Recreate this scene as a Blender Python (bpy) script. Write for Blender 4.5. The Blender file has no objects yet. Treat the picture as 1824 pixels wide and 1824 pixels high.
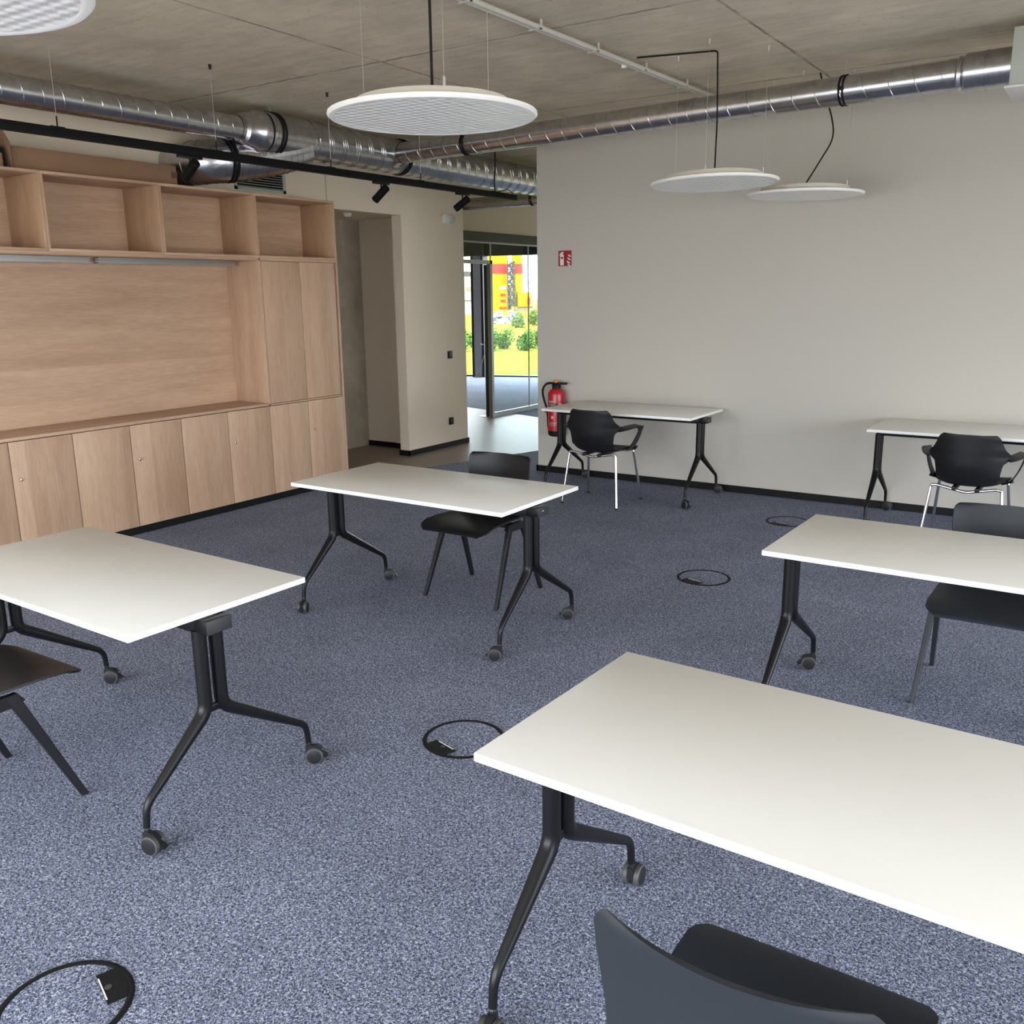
import bpy, bmesh, math, random
from mathutils import Vector, Matrix
PI = math.pi
rnd = random.Random(7)
scene = bpy.context.scene
C = scene.collection

# ------------------------------------------------------------------ camera
cam_d = bpy.data.cameras.new('camera')
cam_d.sensor_width = 36.0
cam_d.lens = 36.0 * 1633.5 / 1824.0
cam_d.clip_end = 600
cam = bpy.data.objects.new('camera', cam_d)
C.objects.link(cam)
_f = Vector((-0.5376, 0.8104, -0.2315)).normalized()
_r = Vector((0.8346, 0.5507, -0.0123)).normalized()
_r = (_r - _f * _r.dot(_f)).normalized()
_u = _r.cross(_f)
M = Matrix(((_r.x, _u.x, -_f.x, 0), (_r.y, _u.y, -_f.y, 0), (_r.z, _u.z, -_f.z, 1.7276), (0, 0, 0, 1)))
cam.matrix_world = M
scene.camera = cam

# ------------------------------------------------------------------ world: bright overcast sky
world = bpy.data.worlds.new('overcast_sky')
scene.world = world
world.use_nodes = True
wn = world.node_tree
bg = wn.nodes['Background']
bg.inputs[0].default_value = (0.88, 0.94, 1.0, 1)
# overcast sky: the zenith is brighter than the horizon
_tc = wn.nodes.new('ShaderNodeTexCoord'); _sp = wn.nodes.new('ShaderNodeSeparateXYZ'); _mr = wn.nodes.new('ShaderNodeMapRange')
wn.links.new(_tc.outputs['Generated'], _sp.inputs[0]); wn.links.new(_sp.outputs['Z'], _mr.inputs[0])
_mr.inputs[1].default_value = 0.0; _mr.inputs[2].default_value = 0.75; _mr.inputs[3].default_value = 8.5; _mr.inputs[4].default_value = 17.0
wn.links.new(_mr.outputs[0], bg.inputs[1])

scene.view_settings.view_transform = 'Standard'
scene.view_settings.look = 'None'
scene.view_settings.gamma = 1
scene.view_settings.exposure = 0.3
try:
    scene.view_settings.use_curve_mapping = False
except Exception:
    pass

# sky portals: they guide the sky's light through the glazed sides and give off none themselves
def area(name, loc, rot, sx, sy):
    d = bpy.data.lights.new(name, 'AREA')
    d.shape = 'RECTANGLE'; d.size = sx; d.size_y = sy; d.energy = 1; d.cycles.is_portal = True
    o = bpy.data.objects.new(name, d); C.objects.link(o)
    o.location = loc; o.rotation_euler = rot
    return o
XR, YB, YF, XL, ZC = 4.6, -2.4, 7.678, -6.45, 3.19
area('daylight_right', (XR + 0.22, 2.65, 1.3), (0, PI / 2, 0), 2.6, 8.5)
area('daylight_rear', (-2.3, YB - 0.22, 1.2), (PI / 2, 0, 0), 7.2, 2.4)
area('daylight_hall', (-7.0, 17.75, 1.25), (-PI / 2, 0, 0.2713), 13.0, 2.5)

# ------------------------------------------------------------------ helpers
def lin(r, g, b):
    def f(c):
        c /= 255.0
        return c / 12.92 if c <= 0.04045 else ((c + 0.055) / 1.055) ** 2.4
    return (f(r), f(g), f(b), 1)

MATS = {}
def mat(name, col, rough=0.5, metal=0.0, spec=0.5, bump=None, var=None):
    """col linear rgba; bump=(scale,strength,dist); var=(scale,amount)"""
    if name in MATS: return MATS[name]
    m = bpy.data.materials.new(name); m.use_nodes = True
    nt = m.node_tree; b = nt.nodes['Principled BSDF']
    b.inputs['Base Color'].default_value = col
    b.inputs['Roughness'].default_value = rough
    b.inputs['Metallic'].default_value = metal
    b.inputs['Specular IOR Level'].default_value = spec
    tc = nt.nodes.new('ShaderNodeTexCoord')
    if var:
        n = nt.nodes.new('ShaderNodeTexNoise'); n.inputs['Scale'].default_value = var[0]; n.inputs['Detail'].default_value = 4
        nt.links.new(tc.outputs['Object'], n.inputs['Vector'])
        mr = nt.nodes.new('ShaderNodeMapRange'); mr.inputs[1].default_value = .25; mr.inputs[2].default_value = .75
        mr.inputs[3].default_value = 1 - var[1]; mr.inputs[4].default_value = 1 + var[1]
        nt.links.new(n.outputs['Fac'], mr.inputs[0])
        hs = nt.nodes.new('ShaderNodeHueSaturation'); hs.inputs['Color'].default_value = col
        nt.links.new(mr.outputs[0], hs.inputs['Value']); nt.links.new(hs.outputs[0], b.inputs['Base Color'])
    if bump:
        n = nt.nodes.new('ShaderNodeTexNoise'); n.inputs['Scale'].default_value = bump[0]; n.inputs['Detail'].default_value = 3
        nt.links.new(tc.outputs['Object'], n.inputs['Vector'])
        bp = nt.nodes.new('ShaderNodeBump'); bp.inputs['Strength'].default_value = bump[1]; bp.inputs['Distance'].default_value = bump[2]
        nt.links.new(n.outputs['Fac'], bp.inputs['Height']); nt.links.new(bp.outputs[0], b.inputs['Normal'])
    MATS[name] = m
    return m

def nodes(m):
    nt = m.node_tree
    return nt, nt.nodes['Principled BSDF'], nt.nodes.new, nt.links.new

def wood(name, vertical=True, tint=(1, 1, 1), horiz_axis='y'):
    if name in MATS: return MATS[name]
    m = bpy.data.materials.new(name); m.use_nodes = True
    nt, b, N, L = nodes(m)
    tc = N('ShaderNodeTexCoord'); oi = N('ShaderNodeObjectInfo')
    add = N('ShaderNodeVectorMath'); add.operation = 'ADD'
    sc = N('ShaderNodeVectorMath'); sc.operation = 'SCALE'; sc.inputs[3].default_value = 37.0
    cmb = N('ShaderNodeCombineXYZ')
    for i in range(3): L(oi.outputs['Random'], cmb.inputs[i])
    L(cmb.outputs[0], sc.inputs[0]); L(tc.outputs['Object'], add.inputs[0]); L(sc.outputs[0], add.inputs[1])
    mp = N('ShaderNodeMapping'); mp.inputs['Scale'].default_value = (9, 9, 0.9) if vertical else (9, 0.9, 9)
    L(add.outputs[0], mp.inputs[0])
    n1 = N('ShaderNodeTexNoise'); n1.inputs['Scale'].default_value = 1.0; n1.inputs['Detail'].default_value = 3; n1.inputs['Distortion'].default_value = 0.6
    L(mp.outputs[0], n1.inputs['Vector'])
    mp2 = N('ShaderNodeMapping'); mp2.inputs['Scale'].default_value = (90, 90, 5) if vertical else (90, 5, 90)
    L(add.outputs[0], mp2.inputs[0])
    n2 = N('ShaderNodeTexNoise'); n2.inputs['Scale'].default_value = 1.6; n2.inputs['Detail'].default_value = 4
    L(mp2.outputs[0], n2.inputs['Vector'])
    # veneer leaves: broad bands across the grain
    sep = N('ShaderNodeSeparateXYZ'); L(add.outputs[0], sep.inputs[0])
    bd = N('ShaderNodeMath'); bd.operation = 'MULTIPLY'; bd.inputs[1].default_value = 8.5
    L(sep.outputs['Y' if vertical else 'Z'], bd.inputs[0])
    fl = N('ShaderNodeMath'); fl.operation = 'FLOOR'; L(bd.outputs[0], fl.inputs[0])
    wnz = N('ShaderNodeTexWhiteNoise'); wnz.noise_dimensions = '1D'; L(fl.outputs[0], wnz.inputs['W'])
    cr = N('ShaderNodeValToRGB')
    cr.color_ramp.elements[0].position = 0.3; cr.color_ramp.elements[1].position = 0.72
    a = lin(170 * tint[0], 137 * tint[1], 111 * tint[2]); c2 = lin(205 * tint[0], 172 * tint[1], 145 * tint[2])
    cr.color_ramp.elements[0].color = a; cr.color_ramp.elements[1].color = c2
    m1 = N('ShaderNodeMath'); m1.operation = 'MULTIPLY_ADD'; m1.inputs[1].default_value = .45
    L(n2.outputs['Fac'], m1.inputs[0])
    m2 = N('ShaderNodeMath'); m2.operation = 'MULTIPLY_ADD'; m2.inputs[1].default_value = .5; m2.inputs[2].default_value = -.06
    L(n1.outputs['Fac'], m2.inputs[0]); L(m2.outputs[0], m1.inputs[2])
    m3 = N('ShaderNodeMath'); m3.operation = 'MULTIPLY_ADD'; m3.inputs[1].default_value = .16
    L(wnz.outputs['Value'], m3.inputs[0]); L(m1.outputs[0], m3.inputs[2])
    L(m3.outputs[0], cr.inputs[0]); L(cr.outputs[0], b.inputs['Base Color'])
    b.inputs['Roughness'].default_value = 0.45
    MATS[name] = m
    return m

def carpet_mat():
    m = bpy.data.materials.new('heather_carpet'); m.use_nodes = True
    nt, b, N, L = nodes(m)
    tc = N('ShaderNodeTexCoord')
    n1 = N('ShaderNodeTexNoise'); n1.inputs['Scale'].default_value = 165; n1.inputs['Detail'].default_value = 2.5; n1.inputs['Distortion'].default_value = 1.2
    L(tc.outputs['Object'], n1.inputs['Vector'])
    n2 = N('ShaderNodeTexNoise'); n2.inputs['Scale'].default_value = 70; n2.inputs['Detail'].default_value = 3
    L(tc.outputs['Object'], n2.inputs['Vector'])
    n3 = N('ShaderNodeTexNoise'); n3.inputs['Scale'].default_value = 2.2; n3.inputs['Detail'].default_value = 5
    L(tc.outputs['Object'], n3.inputs['Vector'])
    cr = N('ShaderNodeValToRGB'); e = cr.color_ramp.elements
    e[0].position = .36; e[0].color = (0.036, 0.041, 0.066, 1)
    e[1].position = .66; e[1].color = (0.50, 0.53, 0.66, 1)
    k = e.new(.47); k.color = (0.118, 0.132, 0.186, 1)
    k = e.new(.56); k.color = (0.25, 0.272, 0.36, 1)
    L(n1.outputs['Fac'], cr.inputs[0])
    cr2 = N('ShaderNodeValToRGB'); e = cr2.color_ramp.elements
    e[0].position = .38; e[0].color = (0.84, 0.84, .95, 1)
    e[1].position = .62; e[1].color = (1.06, 1.08, 0.98, 1)
    L(n2.outputs['Fac'], cr2.inputs[0])
    mx = N('ShaderNodeMix'); mx.data_type = 'RGBA'; mx.blend_type = 'MULTIPLY'; mx.inputs[0].default_value = 1
    L(cr.outputs[0], mx.inputs[6]); L(cr2.outputs[0], mx.inputs[7])
    mr = N('ShaderNodeMapRange'); mr.inputs[1].default_value = .3; mr.inputs[2].default_value = .7; mr.inputs[3].default_value = .9; mr.inputs[4].default_value = 1.1
    L(n3.outputs['Fac'], mr.inputs[0])
    hs = N('ShaderNodeHueSaturation'); L(mx.outputs[2], hs.inputs['Color']); L(mr.outputs[0], hs.inputs['Value'])
    L(hs.outputs[0], b.inputs['Base Color'])
    b.inputs['Roughness'].default_value = 0.95; b.inputs['Specular IOR Level'].default_value = 0.1
    bp = N('ShaderNodeBump'); bp.inputs['Strength'].default_value = .55; bp.inputs['Distance'].default_value = .004
    L(n1.outputs['Fac'], bp.inputs['Height']); L(bp.outputs[0], b.inputs['Normal'])
    return m

def concrete_mat(name, base, seams=True, dark=0.75):
    m = bpy.data.materials.new(name); m.use_nodes = True
    nt, b, N, L = nodes(m)
    tc = N('ShaderNodeTexCoord')
    n1 = N('ShaderNodeTexNoise'); n1.inputs['Scale'].default_value = 2.1; n1.inputs['Detail'].default_value = 10; n1.inputs['Roughness'].default_value = .62
    L(tc.outputs['Object'], n1.inputs['Vector'])
    mp = N('ShaderNodeMapping'); mp.inputs['Scale'].default_value = (2.0, 9, 9) if seams else (5, 5, 1.6)
    L(tc.outputs['Object'], mp.inputs[0])
    n2 = N('ShaderNodeTexNoise'); n2.inputs['Scale'].default_value = 1.5; n2.inputs['Detail'].default_value = 6
    L(mp.outputs[0], n2.inputs['Vector'])
    n3 = N('ShaderNodeTexNoise'); n3.inputs['Scale'].default_value = 45; n3.inputs['Detail'].default_value = 3
    L(tc.outputs['Object'], n3.inputs['Vector'])
    s = N('ShaderNodeMath'); s.operation = 'MULTIPLY_ADD'; s.inputs[1].default_value = .35
    L(n2.outputs['Fac'], s.inputs[0]); 
    h = N('ShaderNodeMath'); h.operation = 'MULTIPLY'; h.inputs[1].default_value = .65
    L(n1.outputs['Fac'], h.inputs[0]); L(h.outputs[0], s.inputs[2])
    cr = N('ShaderNodeValToRGB'); e = cr.color_ramp.elements
    e[0].position = .33; e[0].color = tuple(c * dark for c in base[:3]) + (1,)
    e[1].position = .66; e[1].color = tuple(min(1, c * 1.16) for c in base[:3]) + (1,)
    L(s.outputs[0], cr.inputs[0])
    # pores
    pr = N('ShaderNodeValToRGB'); e = pr.color_ramp.elements
    e[0].position = .27; e[0].color = (.45, .45, .45, 1); e[1].position = .36; e[1].color = (1, 1, 1, 1)
    L(n3.outputs['Fac'], pr.inputs[0])
    mx = N('ShaderNodeMix'); mx.data_type = 'RGBA'; mx.blend_type = 'MULTIPLY'; mx.inputs[0].default_value = .55
    L(cr.outputs[0], mx.inputs[6]); L(pr.outputs[0], mx.inputs[7])
    out = mx.outputs[2]
    height = s.outputs[0]
    if seams:
        sep = N('ShaderNodeSeparateXYZ'); L(tc.outputs['Object'], sep.inputs[0])
        wob = N('ShaderNodeTexNoise'); wob.inputs['Scale'].default_value = 9; wob.inputs['Detail'].default_value = 5
        L(tc.outputs['Object'], wob.inputs['Vector'])
        def line(sock, off, period, width, amp):
            a = N('ShaderNodeMath'); a.operation = 'MULTIPLY_ADD'; a.inputs[1].default_value = amp
            L(wob.outputs['Fac'], a.inputs[0]); 
            a0 = N('ShaderNodeMath'); a0.operation = 'SUBTRACT'; L(sock, a0.inputs[0]); a0.inputs[1].default_value = off + amp * .5
            L(a0.outputs[0], a.inputs[2])
            p = N('ShaderNodeMath'); p.operation = 'PINGPONG'; p.inputs[1].default_value = period / 2
            L(a.outputs[0], p.inputs[0])
            g = N('ShaderNodeMapRange'); g.inputs[1].default_value = width * .4; g.inputs[2].default_value = width
            L(p.outputs[0], g.inputs[0])
            return g.outputs[0]
        la = line(sep.outputs['X'], -4.22, 2.25, .011, .02)
        lb = line(sep.outputs['Y'], 4.9, 2.05, .014, .045)
        lc = line(sep.outputs['Y'], 4.45, 0.5125, .005, .03)
        mn = N('ShaderNodeMath'); mn.operation = 'MINIMUM'; L(la, mn.inputs[0]); L(lb, mn.inputs[1])
        # break the lines up
        brk = N('ShaderNodeTexNoise'); brk.inputs['Scale'].default_value = 3.5; brk.inputs['Detail'].default_value = 4
        L(tc.outputs['Object'], brk.inputs['Vector'])
        bm_ = N('ShaderNodeMapRange'); bm_.inputs[1].default_value = .42; bm_.inputs[2].default_value = .62; bm_.inputs[3].default_value = .42; bm_.inputs[4].default_value = .85
        L(brk.outputs['Fac'], bm_.inputs[0])
        mm = N('ShaderNodeMath'); mm.operation = 'MAXIMUM'; L(mn.outputs[0], mm.inputs[0]); L(bm_.outputs[0], mm.inputs[1])
        lm = N('ShaderNodeMapRange'); lm.inputs[3].default_value = .86; lm.inputs[4].default_value = 1
        L(lc, lm.inputs[0])
        m4 = N('ShaderNodeMath'); m4.operation = 'MULTIPLY'; L(mm.outputs[0], m4.inputs[0]); L(lm.outputs[0], m4.inputs[1])
        mx2 = N('ShaderNodeMix'); mx2.data_type = 'RGBA'; mx2.blend_type = 'MULTIPLY'; mx2.inputs[0].default_value = 1
        L(out, mx2.inputs[6]); L(m4.outputs[0], mx2.inputs[7]); out = mx2.outputs[2]
    L(out, b.inputs['Base Color'])
    b.inputs['Roughness'].default_value = .85
    bp = N('ShaderNodeBump'); bp.inputs['Strength'].default_value = .35; bp.inputs['Distance'].default_value = .01
    L(height, bp.inputs['Height']); L(bp.outputs[0], b.inputs['Normal'])
    return m

def glass_mat(name='clear_glass', tint=(0.93, 0.97, 0.97, 1)):
    m = bpy.data.materials.new(name); m.use_nodes = True
    nt = m.node_tree; nt.nodes.clear(); N = nt.nodes.new; L = nt.links.new
    o = N('ShaderNodeOutputMaterial'); mx = N('ShaderNodeMixShader'); t = N('ShaderNodeBsdfTransparent'); g = N('ShaderNodeBsdfGlossy'); f = N('ShaderNodeFresnel')
    t.inputs[0].default_value = tint; g.inputs['Roughness'].default_value = 0.02; f.inputs[0].default_value = 1.35
    ge = N('ShaderNodeNewGeometry'); iv = N('ShaderNodeMath'); iv.operation = 'SUBTRACT'; iv.inputs[0].default_value = 1; L(ge.outputs['Backfacing'], iv.inputs[1])
    ml = N('ShaderNodeMath'); ml.operation = 'MULTIPLY'; L(f.outputs[0], ml.inputs[0]); L(iv.outputs[0], ml.inputs[1])
    L(ml.outputs[0], mx.inputs[0]); L(t.outputs[0], mx.inputs[1]); L(g.outputs[0], mx.inputs[2]); L(mx.outputs[0], o.inputs[0])
    return m

def metal_duct_mat():
    m = bpy.data.materials.new('galvanised_steel'); m.use_nodes = True
    nt, b, N, L = nodes(m)
    tc = N('ShaderNodeTexCoord')
    v = N('ShaderNodeTexVoronoi'); v.inputs['Scale'].default_value = 26
    L(tc.outputs['Object'], v.inputs['Vector'])
    mr = N('ShaderNodeMapRange'); mr.inputs[3].default_value = .50; mr.inputs[4].default_value = .60
    sp = N('ShaderNodeSeparateColor'); L(v.outputs['Color'], sp.inputs[0]); L(sp.outputs[0], mr.inputs[0])
    c = N('ShaderNodeCombineColor'); L(mr.outputs[0], c.inputs[0]); L(mr.outputs[0], c.inputs[1])
    k = N('ShaderNodeMath'); k.operation = 'MULTIPLY'; k.inputs[1].default_value = 1.03; L(mr.outputs[0], k.inputs[0]); L(k.outputs[0], c.inputs[2])
    L(c.outputs[0], b.inputs['Base Color'])
    b.inputs['Metallic'].default_value = 1; b.inputs['Roughness'].default_value = .25
    return m

m_wall = mat('white_wall_paint', lin(190, 185, 176), .9, spec=.2, bump=(160, .12, .002))
m_cream = mat('cream_wall_paint', lin(226, 212, 193), .9, spec=.2, bump=(160, .12, .002))
m_carpet = carpet_mat()
m_ceil = concrete_mat('board_marked_concrete', lin(207, 194, 172))
m_conc = concrete_mat('concrete_column_surface', lin(168, 156, 138), seams=False, dark=.7)
m_tile = mat('grey_brown_vinyl', lin(140, 124, 112), .42, spec=.4, var=(1.2, .06))
m_black = mat('black_powder_coat', (0.006, 0.006, 0.007, 1), .36, spec=.28)
m_capblk = mat('dark_grey_plastic_cap', (0.03, 0.03, 0.032, 1), .5, spec=.4)
m_shell = mat('black_chair_plastic', (0.009, 0.009, 0.011, 1), .42, spec=.32, bump=(900, .15, .0005))
m_anth = mat('anthracite_chair_plastic', (0.017, 0.020, 0.025, 1), .5, spec=.4, bump=(900, .15, .0005))
m_skirt = mat('black_skirting', (0.006, 0.006, 0.007, 1), .5, spec=.2)
m_top = mat('white_laminate', lin(238, 237, 233), .38, spec=.4)
m_edge = mat('white_edge_band', lin(240, 239, 235), .4)
m_chrome = mat('chrome', (0.82, 0.82, 0.83, 1), .12, metal=1)
m_alu = mat('brushed_aluminium', (0.55, 0.55, 0.56, 1), .35, metal=1)
m_lamp = mat('opal_white_plastic', lin(246, 244, 240), .4, spec=.4)
m_lamph = mat('lamp_housing_white', lin(214, 208, 196), .5)
m_duct = metal_duct_mat()
m_alud = mat('anodised_frame', (0.22, 0.22, 0.22, 1), .45, metal=1)
m_rubber = mat('black_rubber', (0.007, 0.007, 0.008, 1), .6, spec=.25)
m_greyrim = mat('grey_tyre', (0.05, 0.05, 0.05, 1), .55)
m_track = mat('matt_black_track', (0.004, 0.004, 0.0045, 1), .6, spec=.15)
m_wheel = mat('wheel_black', (0.012, 0.0125, 0.014, 1), .45, spec=.3)
m_woodv = wood('maple_veneer_vertical', True)
m_woodh = wood('maple_veneer_horizontal', False)
m_woodin = wood('maple_veneer_shelf', True, (.96, .94, .90))
m_core = mat('plywood_edge', lin(190, 156, 124), .6)
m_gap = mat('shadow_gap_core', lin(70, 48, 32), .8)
m_card = mat('brown_cardboard', lin(140, 108, 84), .85, var=(6, .06))
m_tape = mat('brown_tape', lin(96, 66, 48), .4)
m_galvw = mat('grey_white_sheet', lin(176, 180, 172), .5)
m_white = mat('white_plastic', lin(226, 224, 220), .45)
m_red = mat('extinguisher_red', lin(176, 22, 34), .3, spec=.6)
m_signred = mat('sign_red', lin(150, 24, 36), .45)
m_signwhite = mat('sign_white', lin(226, 222, 214), .5)
m_orange = mat('orange_plastic', lin(214, 120, 40), .5)
m_green = mat('label_green', lin(58, 84, 66), .5)
m_label = mat('label_white', lin(222, 190, 188), .5)
m_frame = mat('dark_window_frame', (0.012, 0.013, 0.015, 1), .5, spec=.3)
m_header = mat('dark_header_panel', lin(58, 56, 53), .6)
m_greycol = mat('grey_column_paint', lin(132, 130, 134), .6)
m_glass = glass_mat()
m_pipe = mat('grey_conduit', lin(196, 192, 182), .4)

class MB:
    def __init__(s): s.v = []; s.f = []; s.mi = []
    def add(s, vs, fs, mi=0):
        o = len(s.v); s.v += [tuple(v) for v in vs]; s.f += [tuple(i + o for i in f) for f in fs]; s.mi += [mi] * len(fs)
        return s
    def box(s, lo, hi, mi=0, bevel=0, rot=None, piv=None):
        bm = bmesh.new(); bmesh.ops.create_cube(bm, size=1)
        c = [(a + b) / 2 for a, b in zip(lo, hi)]; d = [abs(b - a) for a, b in zip(lo, hi)]
        for v in bm.verts: v.co = Vector((v.co.x * d[0] + c[0], v.co.y * d[1] + c[1], v.co.z * d[2] + c[2]))
        if bevel > 0: bmesh.ops.bevel(bm, geom=bm.edges[:], offset=bevel, segments=2, affect='EDGES', profile=.5)
        if rot is not None:
            p = Vector(piv if piv is not None else c)
            for v in bm.verts: v.co = rot @ (v.co - p) + p
        bm.verts.ensure_lookup_table()
        s.add([v.co for v in bm.verts], [[v.index for v in f.verts] for f in bm.faces], mi); bm.free()
        return s
    def tube(s, pts, r, n=12, mi=0, cap=True, sx=1.0, closed=False):
        pts = [Vector(p) for p in pts]; rs = r if isinstance(r, (list, tuple)) else [r] * len(pts)
        T = []
        m = len(pts)
        for i in range(m):
            if closed: t = pts[(i + 1) % m] - pts[i - 1]
            else: t = pts[min(i + 1, m - 1)] - pts[max(i - 1, 0)]
            T.append(t.normalized())
        up = Vector((0, 0, 1)) if abs(T[0].z) < .9 else Vector((1, 0, 0))
        nrm = (up - T[0] * up.dot(T[0])).normalized()
        vs = []
        for i in range(m):
            nrm = (nrm - T[i] * nrm.dot(T[i])).normalized(); bn = T[i].cross(nrm)
            for k in range(n):
                a = 2 * PI * k / n
                vs.append(pts[i] + (nrm * math.cos(a) + bn * math.sin(a) * sx) * rs[i])
        fs = []
        for i in range(m if closed else m - 1):
            j = (i + 1) % m
            for k in range(n): fs.append((i * n + k, i * n + (k + 1) % n, j * n + (k + 1) % n, j * n + k))
        if cap and not closed: fs.append(tuple(range(n))[::-1]); fs.append(tuple((m - 1) * n + k for k in range(n)))
        return s.add(vs, fs, mi)
    def lathe(s, prof, n=32, mi=0, origin=(0, 0, 0), rot=None, cap=True):
        """prof list of (r,z)"""
        vs = []; o = Vector(origin)
        for r, z in prof:
            for k in range(n):
                a = 2 * PI * k / n; p = Vector((r * math.cos(a), r * math.sin(a), z))
                vs.append((rot @ p if rot is not None else p) + o)
        fs = []
        m = len(prof)
        for i in range(m - 1):
            for k in range(n): fs.append((i * n + k, i * n + (k + 1) % n, (i + 1) * n + (k + 1) % n, (i + 1) * n + k))
        if cap: fs.append(tuple(range(n))[::-1]); fs.append(tuple((m - 1) * n + k for k in range(n)))
        return s.add(vs, fs, mi)
    def prism(s, poly, z0, z1, mi=0, frame=None):
        """poly 2d in xy; frame: (origin, ex, ey, ez)"""
        n = len(poly)
        vs = [Vector((p[0], p[1], z0)) for p in poly] + [Vector((p[0], p[1], z1)) for p in poly]
        if frame:
            o, ex, ey, ez = [Vector(q) for q in frame]
            vs = [o + ex * v.x + ey * v.y + ez * v.z for v in vs]
        fs = [tuple(range(n))[::-1], tuple(range(n, 2 * n))] + [(i, (i + 1) % n, n + (i + 1) % n, n + i) for i in range(n)]
        return s.add(vs, fs, mi)
    def build(s, name, mats, parent=None, loc=None, smooth=True, angle=35):
        me = bpy.data.meshes.new(name); me.from_pydata(s.v, [], s.f)
        mats = mats if isinstance(mats, (list, tuple)) else [mats]
        for m in mats: me.materials.append(m)
        if len(mats) > 1: me.polygons.foreach_set('material_index', s.mi)
        bm = bmesh.new(); bm.from_mesh(me); bmesh.ops.recalc_face_normals(bm, faces=bm.faces[:]); bm.to_mesh(me); bm.free()
        if smooth:
            me.polygons.foreach_set('use_smooth', [True] * len(me.polygons))
            me.set_sharp_from_angle(angle=math.radians(angle))
        me.update()
        o = bpy.data.objects.new(name, me); C.objects.link(o)
        if parent is not None: o.parent = parent
        if loc is not None: o.location = loc
        return o

def tag(o, label=None, cat=None, group=None, kind=None):
    if label: o['label'] = label
    if cat: o['category'] = cat
    if group: o['group'] = group
    if kind: o['kind'] = kind
    return o
def thing(name, label, cat, loc=(0, 0, 0), rz=0, group=None):
    o = bpy.data.objects.new(name, None); C.objects.link(o); o.empty_display_size = .1
    o.location = loc; o.rotation_euler = (0, 0, rz)
    return tag(o, label, cat, group)
def struct(name, mb, m, **k):
    return tag(mb.build(name, m, **k), kind='structure')
def copy_tree(o, parent=None):
    c = o.copy(); C.objects.link(c)
    if parent is not None: c.parent = parent
    for ch in list(o.children): copy_tree(ch, c)
    return c
def smoothpath(pts, r=0.03, n=5):
    """round the corners of a polyline"""
    pts = [Vector(p) for p in pts]; out = [pts[0]]
    for i in range(1, len(pts) - 1):
        a, b, c = pts[i - 1], pts[i], pts[i + 1]
        d1 = (a - b); d2 = (c - b); rr = min(r, d1.length * .45, d2.length * .45)
        p0 = b + d1.normalized() * rr; p1 = b + d2.normalized() * rr
        for k in range(n + 1):
            t = k / n; out.append((1 - t) ** 2 * p0 + 2 * t * (1 - t) * b + t * t * p1)
    out.append(pts[-1])
    return out
def spline(pts, n=8):
    pts = [Vector(p) for p in pts]; out = []
    P = [pts[0]] + pts + [pts[-1]]
    for i in range(1, len(P) - 2):
        for k in range(n):
            t = k / n; a, b, c, d = P[i - 1], P[i], P[i + 1], P[i + 2]
            out.append(.5 * ((2 * b) + (c - a) * t + (2 * a - 5 * b + 4 * c - d) * t * t + (3 * b - a - 3 * c + d) * t ** 3))
    out.append(pts[-1]); return out

# ================================================================== structure
FA = Vector((-11.894, 16.173)); FD = Vector((0.9633, 0.2683)); FN = Vector((-0.2683, 0.9633))   # far facade line
def fac(s, off=0.0): p = FA + FD * s + FN * off; return (p.x, p.y)

fl = MB().prism([(-18, YB - .2), (XR + .2, YB - .2), (XR + .2, 9), (-3.0, 9), fac(9.2), fac(-5.5), (-18, 6)], -0.2, 0)
struct('floor', fl, m_carpet, smooth=False)
tl = MB().prism([(-7.5, 6.2), (-6.21, 6.2), (-5.4, 8.68), (-4.75, 10.7), (-6.93, 11.12), (-8.56, 11.63), (-10.2, 12.1), (-10.2, 8.6), (-7.5, 8.6)], 0.0, 0.0025)
struct('floor.001', tl, m_tile, smooth=False)
struct('ceiling', MB().prism([(-18, YB - .2), (XR + .2, YB - .2), (XR + .2, 9), (-3.0, 9), fac(9.2, .1), fac(-5.5, .1), (-18, 6)], ZC, ZC + .25), m_ceil, smooth=False)

wb = MB().box((-4.77, YF, 0), (XR + .2, YF + .14, ZC))
struct('wall_back', wb, m_wall, smooth=False)
struct('baseboard_back', MB().box((-4.785, YF - .012, 0), (XR, YF, .06)).box((-4.785, YF - .012, 0), (-4.77, YF + .15, .06)), m_skirt)
wl = MB()
wl.box((XL - .125, YB, 0), (XL, 6.3, ZC)).box((XL - .125, 6.3, 2.535), (XL, 7.70, ZC)).box((XL - .125, 7.70, 0), (XL, 8.79, ZC))
struct('wall_left', wl, m_cream, smooth=False)
# thin panel joint in the wall above the cabinets
struct('trim_1', MB().box((XL, 6.626, 2.54), (XL + .0015, 6.631, ZC)), mat('joint_grey', lin(120, 116, 108), .8), smooth=False)
struct('baseboard_left', MB().box((XL, 7.688, 0), (XL + .012, 8.802, .06)).box((XL - .137, 7.688, 0), (XL + .012, 7.70, .06)).box((XL - .137, 8.79, 0), (XL + .012, 8.802, .06)), m_skirt)
struct('wall_recess', MB().box((-7.5, 8.066, 0), (XL - .125, 8.19, ZC)).box((-7.37, 6.3, 0), (XL - .125, 6.4, 2.55)).box((-6.93, 8.046, 0), (XL - .125, 8.066, 2.545)), m_cream, smooth=False)  # last box: thin step added where the light changes on this wall
struct('baseboard_recess', MB().box((-7.37, 8.054, 0), (-6.93, 8.066, .06)).box((-6.942, 8.034, 0), (XL - .125, 8.046, .06)), m_skirt)
struct('wall_concrete', MB().box((-7.52, 6.2, 0), (-7.37, 8.066, ZC)), m_conc, smooth=False)
struct('ceiling_recess', MB().box((-7.37, 6.3, 2.545), (XL - .125, 8.066, 2.60)), m_cream, smooth=False)
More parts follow.
